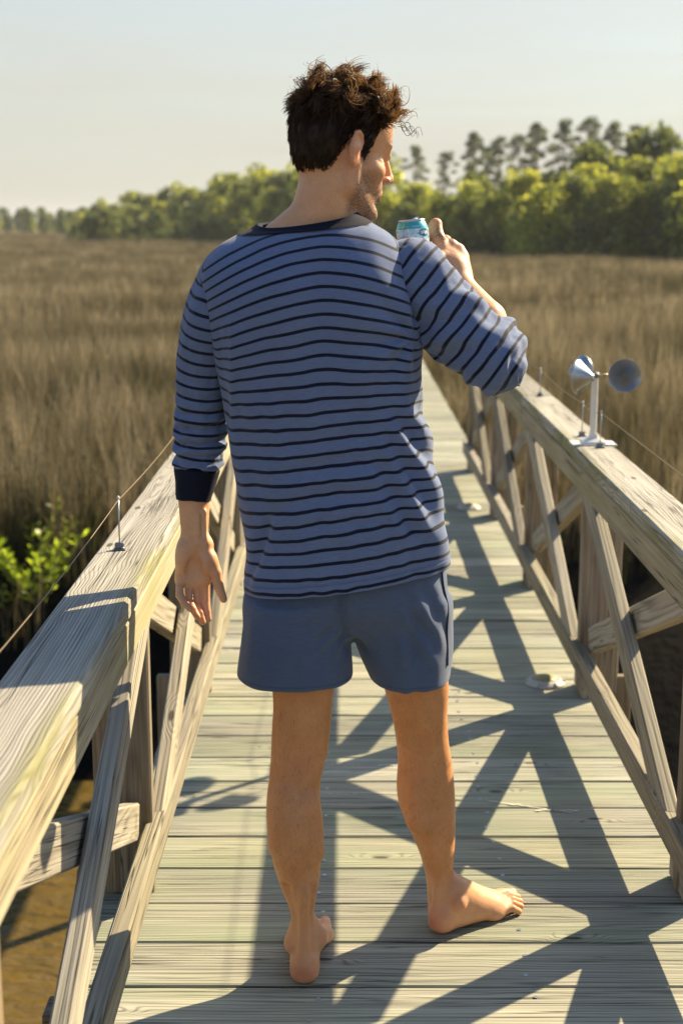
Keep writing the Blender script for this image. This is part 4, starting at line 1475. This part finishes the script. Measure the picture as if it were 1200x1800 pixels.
NR, NS = 330, 300
TOP_S = 14.3
P, th = torso_rings(0, TOP_S, NR, NS)
kb = NS * 3 // 4
arc = np.concatenate([[0], np.cumsum(np.linalg.norm(np.diff(P[:, kb], axis=0), axis=1))])
V = P.reshape(-1, 3); F = grid_faces(NR, NS)
N = vnormals(V, F)
xc = W(565, 600, 2.75)[0]
x, y, z = V[:, 0], V[:, 1], V[:, 2]
back = sstep(-N[:, 1], -0.1, 0.5)
zr = lambda py: W(560, py, 2.75)[2]
disp = np.zeros(len(V))
# shoulder blades, spine
disp += back * (.010 * gauss(x - xc + .085, .055) * gauss(z - zr(530), .085) + .011 * gauss(x - xc - .085, .06) * gauss(z - zr(510), .085))
spx = xc + .10 * np.clip(zr(620) - z, 0, 1) * .45
disp -= back * .010 * gauss(x - spx, .032) * sstep(z, zr(960), zr(780)) * (1 - sstep(z, zr(470), zr(430)))
# drape noise: vertical in the lower half, softer above
lowm = 1 - sstep(z, zr(800), zr(560))
disp += back * (.0065 * lowm + .0025) * vnoise(np.stack([x * 17 + z * 4, y * 4, z * 5.0], 1))
disp += (.0030 * lowm + .0012) * vnoise(np.stack([x * 42 + z * 9 + 7, y * 16, z * 14.0], 1))
# crease falling from the left shoulder blade
lx = W(403, 700, 2.78)[0]
cre = gauss(x - lx - .012 * np.sin((z - 1.2) * 9), .010) * sstep(z, zr(800), zr(720)) * (1 - sstep(z, zr(600), zr(530)))
disp += back * .0075 * cre - back * .005 * gauss(x - lx + .022, .012) * sstep(z, zr(800), zr(720)) * (1 - sstep(z, zr(600), zr(540)))
# folds pulled from the right armpit
A0 = W(728, 592, 2.80)
rx, rz2 = x - A0[0], z - A0[2]
rr = np.hypot(rx, rz2); ph = np.arctan2(rz2, -rx)
disp += back * .0095 * np.sin(ph * 7.5 + 2.2 * vnoise(np.stack([x * 12, y, z * 12], 1))) * np.exp(-rr / .085) * sstep(rr, .008, .035) * (rx < .02)
# slanting folds over the right hip, catching the sun
B0 = W(735, 760, 2.80)
u = (x - B0[0]) * .82 + (z - B0[2]) * .57; v = -(x - B0[0]) * .57 + (z - B0[2]) * .82
msk = gauss(x - W(728, 830, 2.8)[0], .060) * sstep(z, zr(1000), zr(900)) * (1 - sstep(z, zr(760), zr(700)))
disp += .0088 * msk * np.sin(u * 2 * math.pi / .050 + 1.5 * vnoise(np.stack([u * 10, v * 6, y * 3], 1)))
# swag folds at the small of the back
C0 = W(590, 850, 2.76)
v2 = (z - C0[2]) + .9 * (x - C0[0]) ** 2 * 1.5 - .10 * (x - C0[0])
disp += back * .0045 * np.sin(v2 * 2 * math.pi / .052 + 2.0 * vnoise(np.stack([x * 7, y, z * 7], 1))) * gauss(x - C0[0], .12) * gauss(z - C0[2], .09)
# fold tucked at the left hip
hx0 = W(447, 985, 2.80)
disp -= .012 * gauss((x - hx0[0]) - .35 * (z - hx0[2]), .012) * sstep(z, zr(1060), zr(1010)) * (1 - sstep(z, zr(940), zr(890))) * back
# hem band
ring_i = np.repeat(np.arange(NR), NS)
arcv = np.repeat(arc, NS)
seam = gauss(arcv - .021, .0011) * .9 + gauss(arcv - .0245, .0009) * .5
disp += .0012 * (arcv < .021)
V2 = V + N * disp[:, None]
droop = .062 * (np.abs(x - xc) / .20) ** 2.0 * sstep(z, zr(760), zr(500)) * back + .015 * np.abs(x - xc) / .2 * sstep(z, zr(560), zr(440)) * back
stripe = (arcv + droop - .055 * (x - xc) * (1 - sstep(z, zr(800), zr(640))) * back * sstep(arcv, .03, .12) + disp * .25 + .0012 * vnoise(np.stack([x * 20, y * 20, z * 20], 1))) / STRIPE + .15
# close the hem inward
inner = V2[:NS].copy(); inner[:, 2] += .012; cc = inner.mean(0); inner[:, :2] = cc[:2] + (inner[:, :2] - cc[:2]) * .975
V3 = np.concatenate([inner, V2]); F3 = grid_faces(NR + 1, NS)
st3 = np.concatenate([stripe[:NS], stripe]); sm3 = np.concatenate([seam[:NS] * 0, seam])
shirt = obj('shirt', mesh_np('shirt', V3, F3, True, M_SHIRT, {'stripe': st3, 'seam': sm3}), person)
shirt['label'] = 'blue long sleeved jersey shirt with navy stripes'

# collar band
P, th = torso_rings(13.95, 16.0, 20, 200, 0.0045)
P2, _ = torso_rings(16.0, 15.2, 6, 200, -0.006)
Pc = np.concatenate([P, P2])
Pc[20:, :, 2] -= .004
sm = np.zeros(Pc.shape[:2]); sm[1] = .8
obj('collar', mesh_np('collar', Pc.reshape(-1, 3), grid_faces(len(Pc), 200), True, M_NAVY, {'seam': sm.ravel()}), shirt)

# ------------------------------------------------------------------ left sleeve and cuff
def limb_grid(rows, nr, ns, wr=None):
    A = np.array([np.concatenate([W(px_, py_, D), [hw * scale_at(py_, D), dp]]) for px_, py_, D, hw, dp in rows])
    A = spline_rows(A, nr)
    th = np.linspace(0, 2 * math.pi, ns, endpoint=False)
    T = np.gradient(A[:, :3], axis=0); T /= np.linalg.norm(T, axis=1)[:, None]
    ux = np.cross(np.array([0, 1.0, 0]), T); ux /= np.linalg.norm(ux, axis=1)[:, None]
    ux *= np.sign(ux[:, :1]); uy = np.cross(T, ux); uy *= np.sign(uy[:, 1:2])
    Pg = A[:, None, :3] + ux[:, None] * (A[:, 3:4, None] * np.cos(th)[None, :, None]) + uy[:, None] * (A[:, 4:5, None] * np.sin(th)[None, :, None])
    s = np.concatenate([[0], np.cumsum(np.linalg.norm(np.diff(A[:, :3], axis=0), axis=1))])
    return Pg, s, th


rows = [(408, 474, 2.878, 16, .026), (394, 482, 2.878, 38, .054), (387, 503, 2.879, 43, .063), (376, 545, 2.882, 48, .065), (364, 600, 2.895, 47, .061), (358, 650, 2.908, 46, .057),
        (355, 700, 2.919, 45, .055), (353, 745, 2.926, 45, .053), (351, 785, 2.930, 44, .051), (348, 815, 2.931, 41, .047), (346, 828, 2.930, 37, .041), (346, 836, 2.930, 34, .038)]
Pg, s, th = limb_grid(rows, 260, 150)
V = Pg.reshape(-1, 3); F = grid_faces(260, 150)
sv = np.repeat(s, 150); tv = np.tile(th, 260)
L = s[-1]
wq = np.stack([np.cos(tv) * 1.6 + 3, np.sin(tv) * 1.6, sv * 16], 1)
warp = .55 * np.sin(tv + .8) + .8 * vnoise(wq)
bun = sstep(sv, L * .45, L * .78) * (1 - .9 * sstep(sv, L * .93, L))
d = bun * .0072 * np.sin(sv * 2 * math.pi / .034 + 2.2 * warp) * (0.6 + .5 * vnoise(wq * 1.3 + 5))
d += sstep(sv, L * .72, L * .9) * (1 - sstep(sv, L * .94, L)) * .0035 * np.sin(sv * 2 * math.pi / .021 + 3.0 * warp + 1) * (.6 + .6 * vnoise(wq * 1.7 + 9))
d += .004 * vnoise(np.stack([np.cos(tv) * 2, np.sin(tv) * 2, sv * 9], 1)) + .0016 * vnoise(np.stack([np.cos(tv) * 5, np.sin(tv) * 5, sv * 30], 1))
N = vnormals(V, F)
if (N * (V - Pg.mean(1).repeat(150, 0))).sum() < 0: F = F[:, ::-1]; N = -N
stv = (sv + .020 * np.sin(tv + .5) * (1 - sstep(sv, 0, L * .5)) + d * .5 + .0012 * vnoise(V * 22)) / (STRIPE * .98) + .3
slL = obj('sleeve', mesh_np('sleeve', V + N * d[:, None], F, True, M_SHIRT, {'stripe': stv, 'seam': np.zeros(len(V))}), shirt)
rows = [(346.5, 821, 2.930, 38, .042), (346, 826, 2.930, 40.6, .0450), (344, 848, 2.929, 36.2, .0405), (340.8, 868, 2.928, 32.6, .0375), (339.8, 874.5, 2.928, 31.6, .0365), (339.8, 874.0, 2.928, 28.0, .033), (340.5, 862, 2.928, 27.5, .033)]
Pg, s, th = limb_grid(rows, 60, 110)
V = Pg.reshape(-1, 3); F = grid_faces(60, 110)
d = .0007 * vnoise(np.stack([np.cos(np.tile(th, 60)) * 3, np.sin(np.tile(th, 60)) * 3, np.repeat(s, 110) * 20], 1))
N = vnormals(V, F)
obj('cuff', mesh_np('cuff', V + N * d[:, None], F, True, M_NAVY, {'seam': np.zeros(len(V))}), shirt)

# ------------------------------------------------------------------ right sleeve, bent at the elbow
S = Vol((.02, 2.62, 1.10), (.42, 3.06, 1.66), 0.0026)
s0, s1, s2, s3 = W(724, 487, 2.887), W(796, 570, 2.858), W(868, 636, 2.830), W(880, 596, 2.885)
S.cone(s0, s1, .0775, .069, .02)
S.cone(s1, s2, .069, .057, .02)
S.cone(s2, W(876, 616, 2.858), .057, .052, .03)
S.cone(W(876, 616, 2.858), s3, .052, .044, .012)
SV, SF = S.mesh(); del S
SV = smooth_mesh(SV, SF, 2, .5)
N = vnormals(SV, SF)
axv = (s2 - s0); AL = np.linalg.norm(axv); axv /= AL
e1 = np.cross(axv, np.array([0, 1.0, 0])); e1 /= np.linalg.norm(e1); e2 = np.cross(axv, e1)
q = SV - s0
sv = q @ axv; tv = np.arctan2(q @ e2, q @ e1)
wq = np.stack([np.cos(tv) * 1.7, np.sin(tv) * 1.7, sv * 14], 1)
warp = .7 * np.sin(tv * 1 + 1.0) + .9 * vnoise(wq + 3)
d = sstep(sv, AL * .66, AL * .98) * .0058 * np.sin(sv * 2 * math.pi / .042 + 3.6 * warp) * (.55 + .6 * vnoise(wq + 8))
d += sstep(sv, AL * .2, AL * .5) * (1 - sstep(sv, AL * .72, AL * .95)) * .0050 * np.sin((sv * .75 + tv * .045) * 2 * math.pi / .062 + 1.9 * warp)
d += .0035 * vnoise(SV * np.array([26, 26, 26])) + .0015 * vnoise(SV * 60)
d -= .010 * gauss(np.linalg.norm(SV - W(728, 590, 2.80), axis=1), .035)
stv = (sv + .014 * np.cos(tv + .7) + d * .5) / STRIPE + .35
seam = gauss(sv - .026 - .030 * 0, .0012) * 0
slR = obj('sleeve', mesh_np('sleeve', SV + N * d[:, None], SF, True, M_SHIRT, {'stripe': stv, 'seam': seam}), shirt)

# ------------------------------------------------------------------ shorts
S = Vol((-.27, 2.66, .52), (.30, 3.12, .98), 0.0027)
def srows(rows, g=0.0):
    return [(a, b, c, d_ - g, e - g, f - g) for a, b, c, d_, e, f in leg_rows(rows)]
PEL = [(985, 442, 782, 2.885, .122, .12), (1040, 436, 786, 2.885, .125, .12), (1070, 436, 786, 2.885, .112, .11), (1100, 450, 770, 2.887, .085, .085)]
LG = [(1050, 434, 616, 2.872, .112, .115), (1110, 425, 619, 2.872, .116, .115), (1150, 420, 620, 2.872, .118, .115), (1187, 416, 621, 2.872, .120, .116)]
RG = [(1050, 604, 788, 2.905, .110, .11), (1095, 612, 794, 2.910, .116, .11), (1140, 628, 795, 2.917, .120, .11), (1187, 650, 789, 2.922, .124, .11)]
S.zloft(srows(LG), .008, 2.2)
S.zloft(srows(RG), .010, 2.2)
S.zloft(srows(PEL), .034, 2.3)
low = lambda R: [R[-1][:0] + (1215,) + R[-1][1:], R[-1], R[-2][:0] + (1168,) + R[-2][1:]]
for R in (LG, RG):
    S.zloft(srows([(1230,) + R[-1][1:], R[-1], (1165,) + R[-1][1:]], .007), .004, 2.2, cut=True)
SV, SF = S.mesh(); del S
SV = smooth_mesh(SV, SF, 2, .5)
N = vnormals(SV, SF)
x, y, z = SV.T
zq = W(600, 1190, 2.8)[2]
lowm = 1 - sstep(z, zq + .02, zq + .17)
d = (.0050 * lowm + .0018) * vnoise(np.stack([x * 21 + z * 3, y * 17, z * 4 + 3], 1)) + .0018 * vnoise(np.stack([x * 48, y * 40, z * 16], 1))
f0 = W(705, 1130, 2.80); d += .0095 * gauss(x - f0[0] + .10 * (z - f0[2]), .012) * lowm * (y < 2.92)
d -= .0060 * gauss(x - f0[0] - .030, .014) * lowm * (y < 2.92)
f1 = W(745, 1090, 2.80); d += .005 * np.sin(((x - f1[0]) * .9 + (z - f1[2]) * .45) * 2 * math.pi / .038 + vnoise(SV * 15)) * gauss(x - f1[0], .04) * gauss(z - f1[2], .10) * (y < 2.95)
# seat seam falling to the crotch
cs = W(598, 1060, 2.76); seamx = cs[0] + .20 * np.clip(cs[2] - z, 0, .2) * .6
back = (N[:, 1] < 0)
sg = gauss(x - seamx, .0014) * back * sstep(z, zq + .05, zq + .09)
d += .0030 * np.sin((z * 1.0 + (x - seamx) * .9 * np.sign(x - seamx)) * 2 * math.pi / .040 + 2.5 * vnoise(SV * 12)) * gauss(np.abs(x - seamx) - .035, .035) * gauss(z - (zq + .09), .045) * back
d -= .010 * gauss(x - seamx, .011) * back * sstep(z, zq + .04, zq + .09)
d *= .35 + .65 * sstep(z, zq + .0, zq + .05)
V2 = SV + N * d[:, None]
hemd = np.abs(z - (zq + .0165))
hz0 = np.where(x < seamx, srows(LG)[-1][0], srows(RG)[-1][0])
seam = np.clip(sg * .5 + gauss(z - hz0 - .011, .0013) * .8, 0, 1)
shorts = obj('shorts', mesh_np('shorts', V2, SF, True, M_SHORTS, {'seam': seam}), person)
shorts['label'] = 'loose slate blue lounge shorts with curved hems'
pp = []
for k in range(18):
    g = spline_rows(np.array([W(780, 1000, 2.835), W(787, 1040, 2.835), W(789, 1085, 2.84), W(786, 1130, 2.845), W(780, 1168, 2.85)]), 18)[k]
    j = np.argmin(((V2 - g) ** 2).sum(1)); pp.append(V2[j] + N[j] * .0008)
pp = np.array(pp)
for _ in range(3): pp[1:-1] = (pp[:-2] + 2 * pp[1:-1] + pp[2:]) / 4
obj('piping', tube_mesh([tuple(p) for p in pp], [.0022] * 18, 8, M_PIPING, 'piping'), shorts)

# ------------------------------------------------------------------ hair
hn = vnormals(BV, BF)
HL = hl; hnl = np.stack([hn @ h_r, hn @ h_f, hn @ h_u], 1)
def hair_mask(L):
    x, y, z = np.abs(L[:, 0]), L[:, 1], L[:, 2]
    line = np.interp(y, [-.12, -.075, -.050, -.036, -.024, -.012, .004, .010, .026, .034, .060, .085, .10], [-.052, -.050, -.044, -.030, .005, .040, .044, .002, -.004, .040, .070, .088, .098])
    return z - line - .0065 * vnoise(np.stack([L[:, 0] * 110, L[:, 1] * 110, L[:, 2] * 0 + 3], 1)) - .003 * vnoise(L * 260)
hm = hair_mask(HL)
inear = (np.abs(HL[:, 0]) > .079)
sel = np.where(isH & (hm > 0) & (HL[:, 2] > -.07) & ~inear & (np.linalg.norm(HL - np.array([0, -.005, .04]), axis=1) > .05))[0]
hrng = np.random.default_rng(21)
NSTR = 20000
roots = hrng.choice(sel, NSTR)
R0 = HL[roots] + hrng.normal(size=(NSTR, 3)) * .0012
N0 = hnl[roots]
topw = sstep(R0[:, 2], .055, .105) * 1.0
topw = np.maximum(topw, sstep(R0[:, 1], .03, .07) * sstep(R0[:, 2], .04, .07))
# locks share phase and lean
NL = 430
lc = R0[hrng.choice(NSTR, NL)]
lock = np.argmin(((R0[:, None, :] - lc[None]) ** 2).sum(-1), 1) if NSTR * NL < 4e7 else np.zeros(NSTR, int)
l_ph = hrng.uniform(0, 6.28, NL); l_dir = hrng.normal(size=(NL, 3)); l_len = hrng.uniform(.75, 1.35, NL); l_fr = hrng.uniform(.7, 1.4, NL)
# flow: down the back and sides, swept forward over the top
flow = np.stack([R0[:, 0] * 2.0, -.25 - R0[:, 1] * 1.0, -1.0 + 0 * R0[:, 0]], 1)
side = sstep(np.abs(R0[:, 0]), .03, .06)
flow[:, 1] += side * (R0[:, 1] > -.03) * -.35
flow -= N0 * (flow * N0).sum(1)[:, None]
flow /= np.linalg.norm(flow, axis=1)[:, None] + 1e-6
topf = np.array([.15, .55, .30]) + l_dir[lock] * .75
topf = topf - N0 * (topf * N0).sum(1)[:, None] * .6
length = (.015 + .025 * topw + .006 * sstep(R0[:, 2], .0, .05)) * np.where(hrng.random(NSTR) < .06, 1.0 + .55 * topw, 1.0) * l_len[lock] * hrng.uniform(.75, 1.15, NSTR)
length *= np.clip(hair_mask(R0) / .030 + .30, .25, 1) * hrng.uniform(.7, 1.25, NSTR)
SEG = 9
pos = R0.copy(); pts = [pos.copy()]
dirv = N0 * (.16 + .50 * topw)[:, None] + flow * (1 - .8 * topw)[:, None] + topf * (.60 * topw)[:, None] + hrng.normal(size=(NSTR, 3)) * .10
dirv /= np.linalg.norm(dirv, axis=1)[:, None]
for i in range(1, SEG + 1):
    f = i / SEG
    ang = l_ph[lock] + f * (2.0 + 3.6 * topw) * l_fr[lock]
    t1 = np.cross(dirv, l_dir[lock]); t1 /= np.linalg.norm(t1, axis=1)[:, None] + 1e-6
    t2 = np.cross(dirv, t1)
    curl = t1 * np.cos(ang)[:, None] + t2 * np.sin(ang)[:, None]
    grav = np.array([0, .10, -.5])
    step = dirv + curl * (.22 + .95 * topw * (.3 + f))[:, None] + (flow * (1 - topw)[:, None] + grav * (topw * .35)[:, None]) * f * .9
    step /= np.linalg.norm(step, axis=1)[:, None]
    pos = pos + step * (length / SEG)[:, None]
    # keep off the scalp
    c = np.array([0, -.006, .050]); qd = (pos - c) / np.array([.0765, .101, .0865])
    rr = np.linalg.norm(qd, axis=1)
    push = (rr < 1.02) & (pos[:, 2] > .0)
    pos[push] = c + (pos[push] - c) / rr[push][:, None] * 1.025
    pts.append(pos.copy())
PT = np.stack(pts, 1)
# pull strands of a lock together towards the tip
lm = np.zeros((NL, SEG + 1, 3)); ct = np.bincount(lock, minlength=NL)[:, None, None] + 1e-6
np.add.at(lm, lock, PT); lm /= ct
w = (np.linspace(0, 1, SEG + 1) ** 1.2)[None, :, None] * (.20 + .26 * topw)[:, None, None]
PT = PT * (1 - w) + (lm[lock] + (PT[:, :1] - lm[lock][:, :1]) * .35) * w
tan = np.gradient(PT, axis=1); tan /= np.linalg.norm(tan, axis=2)[..., None] + 1e-9
wd = np.cross(tan, hrng.normal(size=(NSTR, 1, 3))); wd /= np.linalg.norm(wd, axis=2)[..., None] + 1e-9
wid = .00085 * (1 - .75 * np.linspace(0, 1, SEG + 1) ** 2)[None, :, None] * hrng.uniform(.7, 1.3, (NSTR, 1, 1))
A_, B_ = PT - wd * wid, PT + wd * wid
loc = np.stack([A_, B_], 2).reshape(-1, 3)
HV = HEAD0 + loc[:, :1] * h_r + loc[:, 1:2] * h_f + loc[:, 2:3] * h_u
nb = (SEG + 1) * 2
base_i = (np.arange(NSTR) * nb)[:, None]; sgi = (np.arange(SEG) * 2)[None, :]
f0 = (base_i + sgi).reshape(-1)
HF = np.stack([f0, f0 + 1, f0 + 3, f0 + 2], 1)
tone = np.repeat(np.clip(hrng.normal(.40, .2, NSTR), 0, 1) * (.25 + .75 * topw), nb) * .7 + np.tile(np.repeat(np.linspace(0, .3, SEG + 1), 2), NSTR) * np.repeat(.2 + .8 * topw, nb)  # shade put into the tone: sides darker, top and tips browner as if sunlit
t = NT('brown_hair')
tn_ = t.attr('tone')
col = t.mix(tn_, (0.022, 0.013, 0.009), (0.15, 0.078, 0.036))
t.l.new(col, t.b.inputs['Base Color'])
t.b.inputs['Roughness'].default_value = 0.46
t.b.inputs['Specular IOR Level'].default_value = 0.28
trl = t.node('ShaderNodeBsdfTranslucent'); t.l.new(t.mix(tn_, (0.12, 0.065, 0.03), (0.42, 0.22, 0.085)), trl.inputs['Color'])
ms = t.node('ShaderNodeMixShader'); ms.inputs[0].default_value = 0.36
t.l.new(t.b.outputs[0], ms.inputs[1]); t.l.new(trl.outputs[0], ms.inputs[2]); t.l.new(ms.outputs[0], t.out.inputs['Surface'])
M_HAIR = t.m
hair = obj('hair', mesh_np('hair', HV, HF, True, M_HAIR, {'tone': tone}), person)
hair['label'] = 'short wavy dark brown hair, longer and curly on top'
# dense under-layer so no scalp shows: offset skin faces under the hair
fm = ((hm > .010) & isH & ~inear)[BF].all(1)
uf = BF[fm]; used, inv = np.unique(uf, return_inverse=True)
off = (.0030 + .005 * sstep(HL[used][:, 2], .05, .10)) * np.clip((hm[used] - .008) / .022, .06, 1) + .0016 * vnoise(BV[used] * 130)
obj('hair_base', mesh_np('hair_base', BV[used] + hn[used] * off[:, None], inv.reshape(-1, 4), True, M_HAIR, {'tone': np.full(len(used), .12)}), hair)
# loose forelock blowing in front of the brow
fl_v, fl_f = [], []
for k in range(6):
    o0 = np.array([.035 + hrng.normal() * .006, .098 + hrng.normal() * .004, .080 + hrng.normal() * .004])
    Lp = hrng.uniform(.7, 1.1); ph0 = hrng.uniform(-.4, .4)
    pp = []
    for i in range(15):
        f = i / 14
        pp.append(o0 + np.array([.004 * math.sin(6 * f + k), (.046 * f) * Lp, -.010 * f + .009 * math.sin(f * 9.5 + ph0) * (.25 + f)]))
    me = tube_mesh([tuple(hd(*p)) for p in pp], [.0008 * (1 - .6 * i / 14) for i in range(15)], 4)
    b0 = len(fl_v); fl_v += [tuple(v.co) for v in me.vertices]; fl_f += [[b0 + i for i in p.vertices] for p in me.polygons]
    bpy.data.meshes.remove(me)
obj('forelock', mesh_np('forelock', fl_v, fl_f, True, M_HAIR, {'tone': np.full(len(fl_v), .25)}), hair)

# ------------------------------------------------------------------ fine hair on the legs
lsel = np.where((BV[:, 2] > .14) & (BV[:, 2] < .60))[0]
lr = hrng.choice(lsel, 3000)
p0 = BV[lr]; n0 = hn[lr]
dn = np.array([0, 0, -1.0]) + hrng.normal(size=(len(lr), 3)) * .45
dn -= n0 * (dn * n0).sum(1)[:, None]; dn /= np.linalg.norm(dn, axis=1)[:, None]
ln = hrng.uniform(.006, .013, (len(lr), 1))
sd = np.cross(n0, dn) * .00012
q1 = p0 + (n0 * .35 + dn) * ln * .55; q2 = p0 + (n0 * .38 + dn * 1.1) * ln
LV = np.stack([p0 - sd, p0 + sd, q1 - sd, q1 + sd, q2 - sd * .4, q2 + sd * .4], 1).reshape(-1, 3)
b6 = np.arange(len(lr)) * 6
LF = np.concatenate([np.stack([b6, b6 + 1, b6 + 3, b6 + 2], 1), np.stack([b6 + 2, b6 + 3, b6 + 5, b6 + 4], 1)])
obj('leg_hair', mesh_np('leg_hair', LV, LF, True, M_HAIR, {'tone': np.full(len(LV), .5)}), person)

# ------------------------------------------------------------------ drink can
t = NT('printed_can')
tc = t.node('ShaderNodeTexCoord')
sx = t.node('ShaderNodeSeparateXYZ'); t.l.new(tc.outputs['Object'], sx.inputs[0])
zz = sx.outputs[2]
pn = t.noise(t.mapping(tc.outputs['Object'], (90, 90, 45)), 1.0, 5, 0.7, 1.2)
lab = t.mix(t.mapr(pn, 0.42, 0.58), (0.36, 0.52, 0.62), (0.70, 0.76, 0.78))
lab = t.mix(t.mapr(t.noise(t.mapping(tc.outputs['Object'], (40, 40, 60), (3, 3, 3)), 1.0, 4, 0.6, 0.8), 0.56, 0.62), lab, (0.10, 0.30, 0.42))
col = t.mix(t.mapr(zz, -.0195, -.0185), lab, (0.06, 0.42, 0.46))
col = t.mix(t.mapr(zz, -.0052, -.0046), col, (0.16, 0.55, 0.58))
t.l.new(col, t.b.inputs['Base Color'])
t.b.inputs['Metallic'].default_value = 0.35
t.b.inputs['Roughness'].default_value = 0.28
M_CAN = t.m
can = empty('drink_can', tuple(CAN_TOP))
tag(can, 'turquoise and white drink can held up in the right hand', 'can')
_az = Vector(CAN_AX); _ax = (Vector((1, 0, 0)) - _az * _az.x).normalized(); _ay = _az.cross(_ax)
Rm = Matrix((_ax, _ay, _az)).transposed().to_quaternion()
can.rotation_mode = 'QUATERNION'; can.rotation_quaternion = Rm
RC = 0.0331
body = [(0, -.122), (.022, -.122), (.025, -.121), (.0315, -.113), (RC, -.109), (RC, -.022), (.0325, -.0185), (.0305, -.0125), (.0278, -.0065), (.0265, -.0045)]
obj('can_body', lathe_mesh(body, 48, M_CAN, 'can_body'), can)
lid = [(.0263, -.0046), (.0272, -.0025), (.0272, -.0006), (.0262, 0.0), (.0250, -.0008), (.0240, -.0045), (.0225, -.0058), (.021, -.0048), (0, -.0048)]
obj('lid', lathe_mesh(lid, 48, M_ALU, 'lid'), can)
tab = obj('ring_pull', chamfer_box(.022, .013, .0016, .0007, M_ALU, 'ring_pull'), can)
tab.location = (0.004, -.002, -.0005); tab.rotation_euler = (0, -.42, .5)


def on_can(u, z, lift):
    """u: angle (rad) round the can; local can frame, 0 = towards the camera"""
    r = np.interp(z, [-.109, -.022, -.0185, -.0125, -.0065], [RC, RC, .0325, .0305, .0278]) + lift
    return (r * math.sin(u), -r * math.cos(u), z)


def decal(name, poly, lift, mat):
    V = [on_can(u, z, lift) for u, z in poly]
    n = len(V); cu = sum(p[0] for p in poly) / n; cz = sum(p[1] for p in poly) / n
    V.append(on_can(cu, cz, lift))
    return obj(name, mesh_np(name, V, [[i, (i + 1) % n, n] for i in range(n)], False, mat), can)


M_OVAL = simple_mat('deep_teal_print', (0.02, 0.17, 0.27), 0.3, 0.2, 0.05, 50)
M_WHITEP = simple_mat('white_print', (0.75, 0.78, 0.76), 0.35, 0.0, 0.03, 50)
M_GOLDP = simple_mat('pale_yellow_print', (0.62, 0.56, 0.22), 0.35, 0.0, 0.03, 50)
uc, zc_ = 0.78, -.0275
decal('emblem', [(uc + .40 * math.cos(a), zc_ + .0082 * math.sin(a)) for a in np.linspace(0, 2 * math.pi, 28, endpoint=False)], .0003, M_OVAL)
decal('emblem_mark', [(uc + (.26 if i % 2 == 0 else .09) * math.cos(i * math.pi / 4 + .3), zc_ + (.0058 if i % 2 == 0 else .0020) * math.sin(i * math.pi / 4 + .3)) for i in range(8)], .0006, M_WHITEP)
lrng = random.Random(4)
lv, lf = [], []
def glyphs(u0, n, z, h, mat, name):
    V, F_ = [], []
    u = u0
    for i in range(n):
        w = lrng.uniform(.030, .045)
        for a, b, c, d_ in ((u, u + .012, z, z + h), (u, u + w, z + h * .78, z + h)) if i % 3 else ((u + w - .012, u + w, z, z + h), (u, u + w, z, z + h * .2), (u, u + .012, z, z + h)):
            b0 = len(V); V += [on_can(a, c, .0004), on_can(b, c, .0004), on_can(b, d_, .0004), on_can(a, d_, .0004)]; F_.append([b0, b0 + 1, b0 + 2, b0 + 3])
        u += w + .020
    obj(name, mesh_np(name, V, F_, False, mat), can)
glyphs(-.62, 7, -.0160, .0032, M_GOLDP, 'lettering')
glyphs(-.02, 9, -.0160, .0032, M_WHITEP, 'lettering')
glyphs(-1.1, 5, -.0160, .0032, M_WHITEP, 'lettering')
